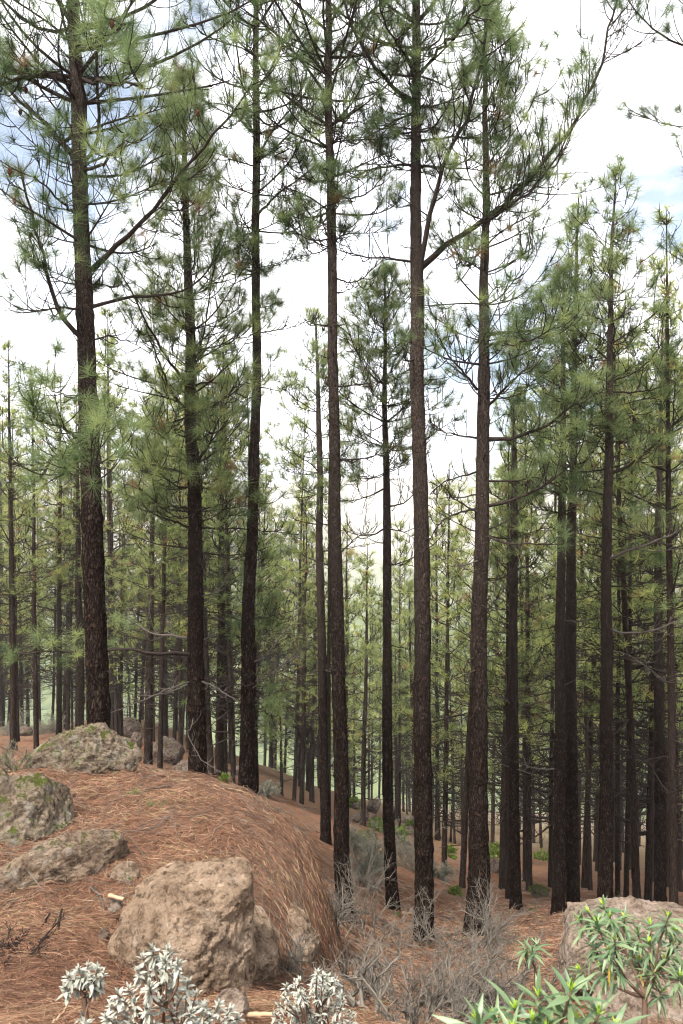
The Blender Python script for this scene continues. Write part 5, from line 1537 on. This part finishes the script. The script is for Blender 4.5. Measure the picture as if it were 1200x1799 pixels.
# white felted shrubs in the foreground
def tips_in(outline_pts, Y, jitter, seed):
    rs = np.random.default_rng(seed)
    return [P(a, b, Y + rs.uniform(-jitter, jitter)) for a, b in outline_pts]
T = [(268, 1665), (250, 1680), (290, 1685), (262, 1700), (310, 1705), (285, 1712), (240, 1705), (330, 1725), (300, 1732), (262, 1730), (345, 1745), (318, 1755), (280, 1755), (225, 1735), (205, 1745), (235, 1760), (255, 1772), (300, 1778), (335, 1775), (360, 1765), (385, 1762), (370, 1785), (405, 1775), (398, 1795), (350, 1800), (215, 1775), (195, 1765), (230, 1795), (270, 1800), (310, 1805), (200, 1798), (185, 1785), (420, 1790), (330, 1760), (275, 1690), (295, 1665), (312, 1690)]
rosette_shrub('white_leaf_shrub', 'large white leaved shrub in front of the large flat topped boulder', 'shrub', on_ground(305, 3.05), tips_in(T, 3.05, .12, 1), LW, (22, 28), 601, .010, M_STEM, elev=(-.55, 1.2), spread_len=.05)
T = [(120, 1715), (138, 1700), (155, 1695), (172, 1700), (180, 1712), (130, 1725), (160, 1715), (112, 1735), (145, 1712), (175, 1722), (145, 1785), (150, 1795), (165, 1728)]
rosette_shrub('white_leaf_shrub', 'small white leaved shrub on a bare stem at the lower left', 'shrub', on_ground(158, 3.15), tips_in(T, 3.15, .05, 2), LW, (18, 24), 602, .010, M_STEM, elev=(-.7, 1.0), fork=P(148, 1752, 3.15), spread_len=.04)
rs_ = np.random.default_rng(5)
T = []
for k in range(62):
    a = rs_.uniform(0, math.pi); r = rs_.random() ** .5
    T.append((553 + math.cos(a) * 72 * r, 1795 - math.sin(a) * 88 * r + rs_.uniform(-4, 4)))
rosette_shrub('white_leaf_shrub', 'rounded white shrub with small leaves at the bottom centre', 'shrub', on_ground(555, 3.3), tips_in(T, 3.3, .14, 3), LWS, (15, 20), 603, .008, M_STEM, elev=(-.5, 1.2), spread_len=.035, fork=P(555, 1840, 3.3))

# green lance-leaved shrub on the right
ET = [(1059, 1590), (1049, 1622), (1041, 1657), (1080, 1653), (1141, 1658), (1174, 1613), (1142, 1625), (1087, 1698), (1165, 1689), (1163, 1744), (1123, 1690), (1185, 1640), (1205, 1690), (1098, 1613), (1019, 1705), (1056, 1702), (1019, 1618), (1034, 1605), (1194, 1716), (1072, 1612), (1120, 1640), (1105, 1660), (1215, 1625), (1070, 1672), (1150, 1705), (1180, 1665)]
rosette_shrub('lance_leaf_shrub', 'green shrub with leaf rosettes on brown stems before the pinkish boulder', 'shrub', on_ground(1126, 3.35), tips_in(ET, 3.4, .16, 4), LG, (20, 25), 611, .011, M_STEM, buds=LB, old=LY, elev=(-.75, 1.2), fork=P(1133, 1752, 3.4), spread_len=.05, scale=.85)
rosette_shrub('lance_leaf_shrub', 'small green rosette plant at the left side of the pinkish boulder', 'shrub', on_ground(940, 4.9), [P(943, 1660, 4.9), P(924, 1665, 4.9), P(936, 1672, 4.8)], LG, (12, 16), 612, .008, M_STEM, old=LY, elev=(-.7, 1.2), fork=P(940, 1700, 4.9))
ET = [(946, 1752), (1003, 1742), (905, 1774), (1051, 1784), (868, 1790), (838, 1795), (985, 1785), (935, 1795), (1015, 1800), (960, 1810), (900, 1812), (1080, 1806)]
rosette_shrub('lance_leaf_shrub', 'nearest pale green rosettes cut off by the bottom edge', 'shrub', on_ground(960, 2.1), tips_in(ET, 2.1, .1, 6), LGB, (16, 20), 613, .014, M_STEM, buds=LB, elev=(-.5, 1.25), spread_len=.06, scale=.85)

# ------------------------------------------------------------------ sticks on the floor
def stick(p, r0, r1, label, mat, seed, cat='stick', name='stick', k=7):
    rs = np.random.default_rng(seed)
    q = resample(np.array(p), 9); q[1:-1] += rs.normal(0, .003, (7, 3))
    c = q.mean(0)
    ac = Acc(); ac.tubes(q, np.linspace(r0, r1, 9) * (1 + rs.normal(0, .06, 9)), k)
    for e, rr in ((0, r0), (-1, r1)):
        v = ac.v[0].reshape(9, k, 3)[e]
        ac.add(np.concatenate([v, v.mean(0)[None]]), [[i, (i + 1) % k, k] if e else [(i + 1) % k, i, k] for i in range(k)])
    o = ac.build(name, mat, None, c); o.location = c
    tag(o, label, cat, 'fallen twigs' if label.startswith('fallen twig ') else None)
stick([P(191, 1574, 5.02), P(203, 1577, 5.0), P(218, 1580, 4.98)], .014, .012, 'short snapped piece of pale wood resting on a white stone', M_WOOD, 1, name='wood_piece', cat='wood piece')
stick([P(102, 1656, 4.74), P(103, 1622, 4.76), P(109, 1597, 4.78)], .010, .007, 'short dark upright stick in the needles at the left', M_TWIG, 2)
stick([P(418, 1784, 3.95), P(445, 1782, 3.95), P(478, 1783, 3.95)], .014, .011, 'peeled orange stick lying between the two large white shrubs', M_WOOD, 3)
stick([P(93, 1799, 3.5), P(105, 1785, 3.55), P(116, 1770, 3.6)], .007, .004, 'straw coloured stick at the bottom left corner', M_WOOD, 4)
stick([P(70, 1636, 4.85), P(80, 1618, 4.85), P(88, 1605, 4.85)], .008, .006, 'short dark stick leaning near the low tan boulder', M_TWIG, 5)
def ground_stick(pts, r, label, mat, seed):
    q = []
    for a, b in pts:
        Y = hit(a, b) or 10
        g = on_ground(a, Y); g[2] += r + .01
        q.append(g)
    stick(q, r, r * .6, label, mat, seed)
ground_stick([(622, 1612), (650, 1612), (672, 1622), (690, 1634)], .022, 'long pale dead branch lying on the floor right of the centre pine', M_DEAD, 6)
ground_stick([(708, 1608), (718, 1607), (730, 1609)], .022, 'short pale branch lying beside the tall limbed pine', M_WOOD, 7)
ground_stick([(150, 1410), (168, 1407), (188, 1405)], .006, 'thin dark twig lying on top of the ledge', M_TWIG, 8)
ground_stick([(400, 1352), (412, 1358), (420, 1364)], .05, 'fallen log between the second and third left pines', M_TWIG, 9)
ground_stick([(50, 1668), (80, 1672), (112, 1690)], .004, 'thin grey twig curving over the needles at the lower left', M_TWIG, 10)
rst = np.random.default_rng(88)
for k in range(34):
    px, py = (rst.uniform(620, 960), rst.uniform(1540, 1690)) if k < 24 else (rst.uniform(20, 420), rst.uniform(1390, 1780))
    Y = hit(px, py)
    if not Y or Y > 30:
        continue
    L = rst.uniform(.15, .8) * (1 if k < 24 else .45); a = rst.random() * 6.28; r = rst.uniform(.004, .012)
    c = on_ground(px, Y)
    q = []
    for t in np.linspace(-.5, .5, 4):
        x, y = c[0] + math.cos(a) * L * t, c[1] + math.sin(a) * L * t + rst.normal(0, .02)
        q.append([x, y, float(ground_z(np.array([x]), np.array([y]))[0]) + r + .012])
    stick(q, r, r * .5, 'fallen twig lying on the needle floor below the right trunks' if k < 24 else 'fallen twig lying on the needle ledge', M_DEAD if rst.random() < .6 else M_TWIG, 100 + k, k=5)

# ------------------------------------------------------------------ the air
def make_haze():
    t = NT('air_haze')
    vol = t.node('ShaderNodeVolumePrincipled')
    vol.inputs['Color'].default_value = (0.97, 0.97, 0.97, 1)
    vol.inputs['Density'].default_value = HAZE
    vol.inputs['Anisotropy'].default_value = 0.2
    t.link(vol.outputs[0], t.out.inputs['Volume'])
    x0, x1, y0, y1, z0, z1 = -1300, 1300, -60, 930, -190, 75
    v = [(a, b, c) for c in (z0, z1) for b in (y0, y1) for a in (x0, x1)]
    f = [(0, 2, 3), (0, 3, 1), (4, 5, 7), (4, 7, 6), (0, 1, 5), (0, 5, 4), (2, 6, 7), (2, 7, 3), (0, 4, 6), (0, 6, 2), (1, 3, 7), (1, 7, 5)]
    ac = Acc(); ac.add(v, f)
    o = ac.build('haze', t.m, smooth=False)
    tag(o, 'thin pale haze in the air of the valley', 'haze', kind='stuff')
HAZE = 0.0005
if HAZE:
    make_haze()
print('script done', len(bpy.data.objects))
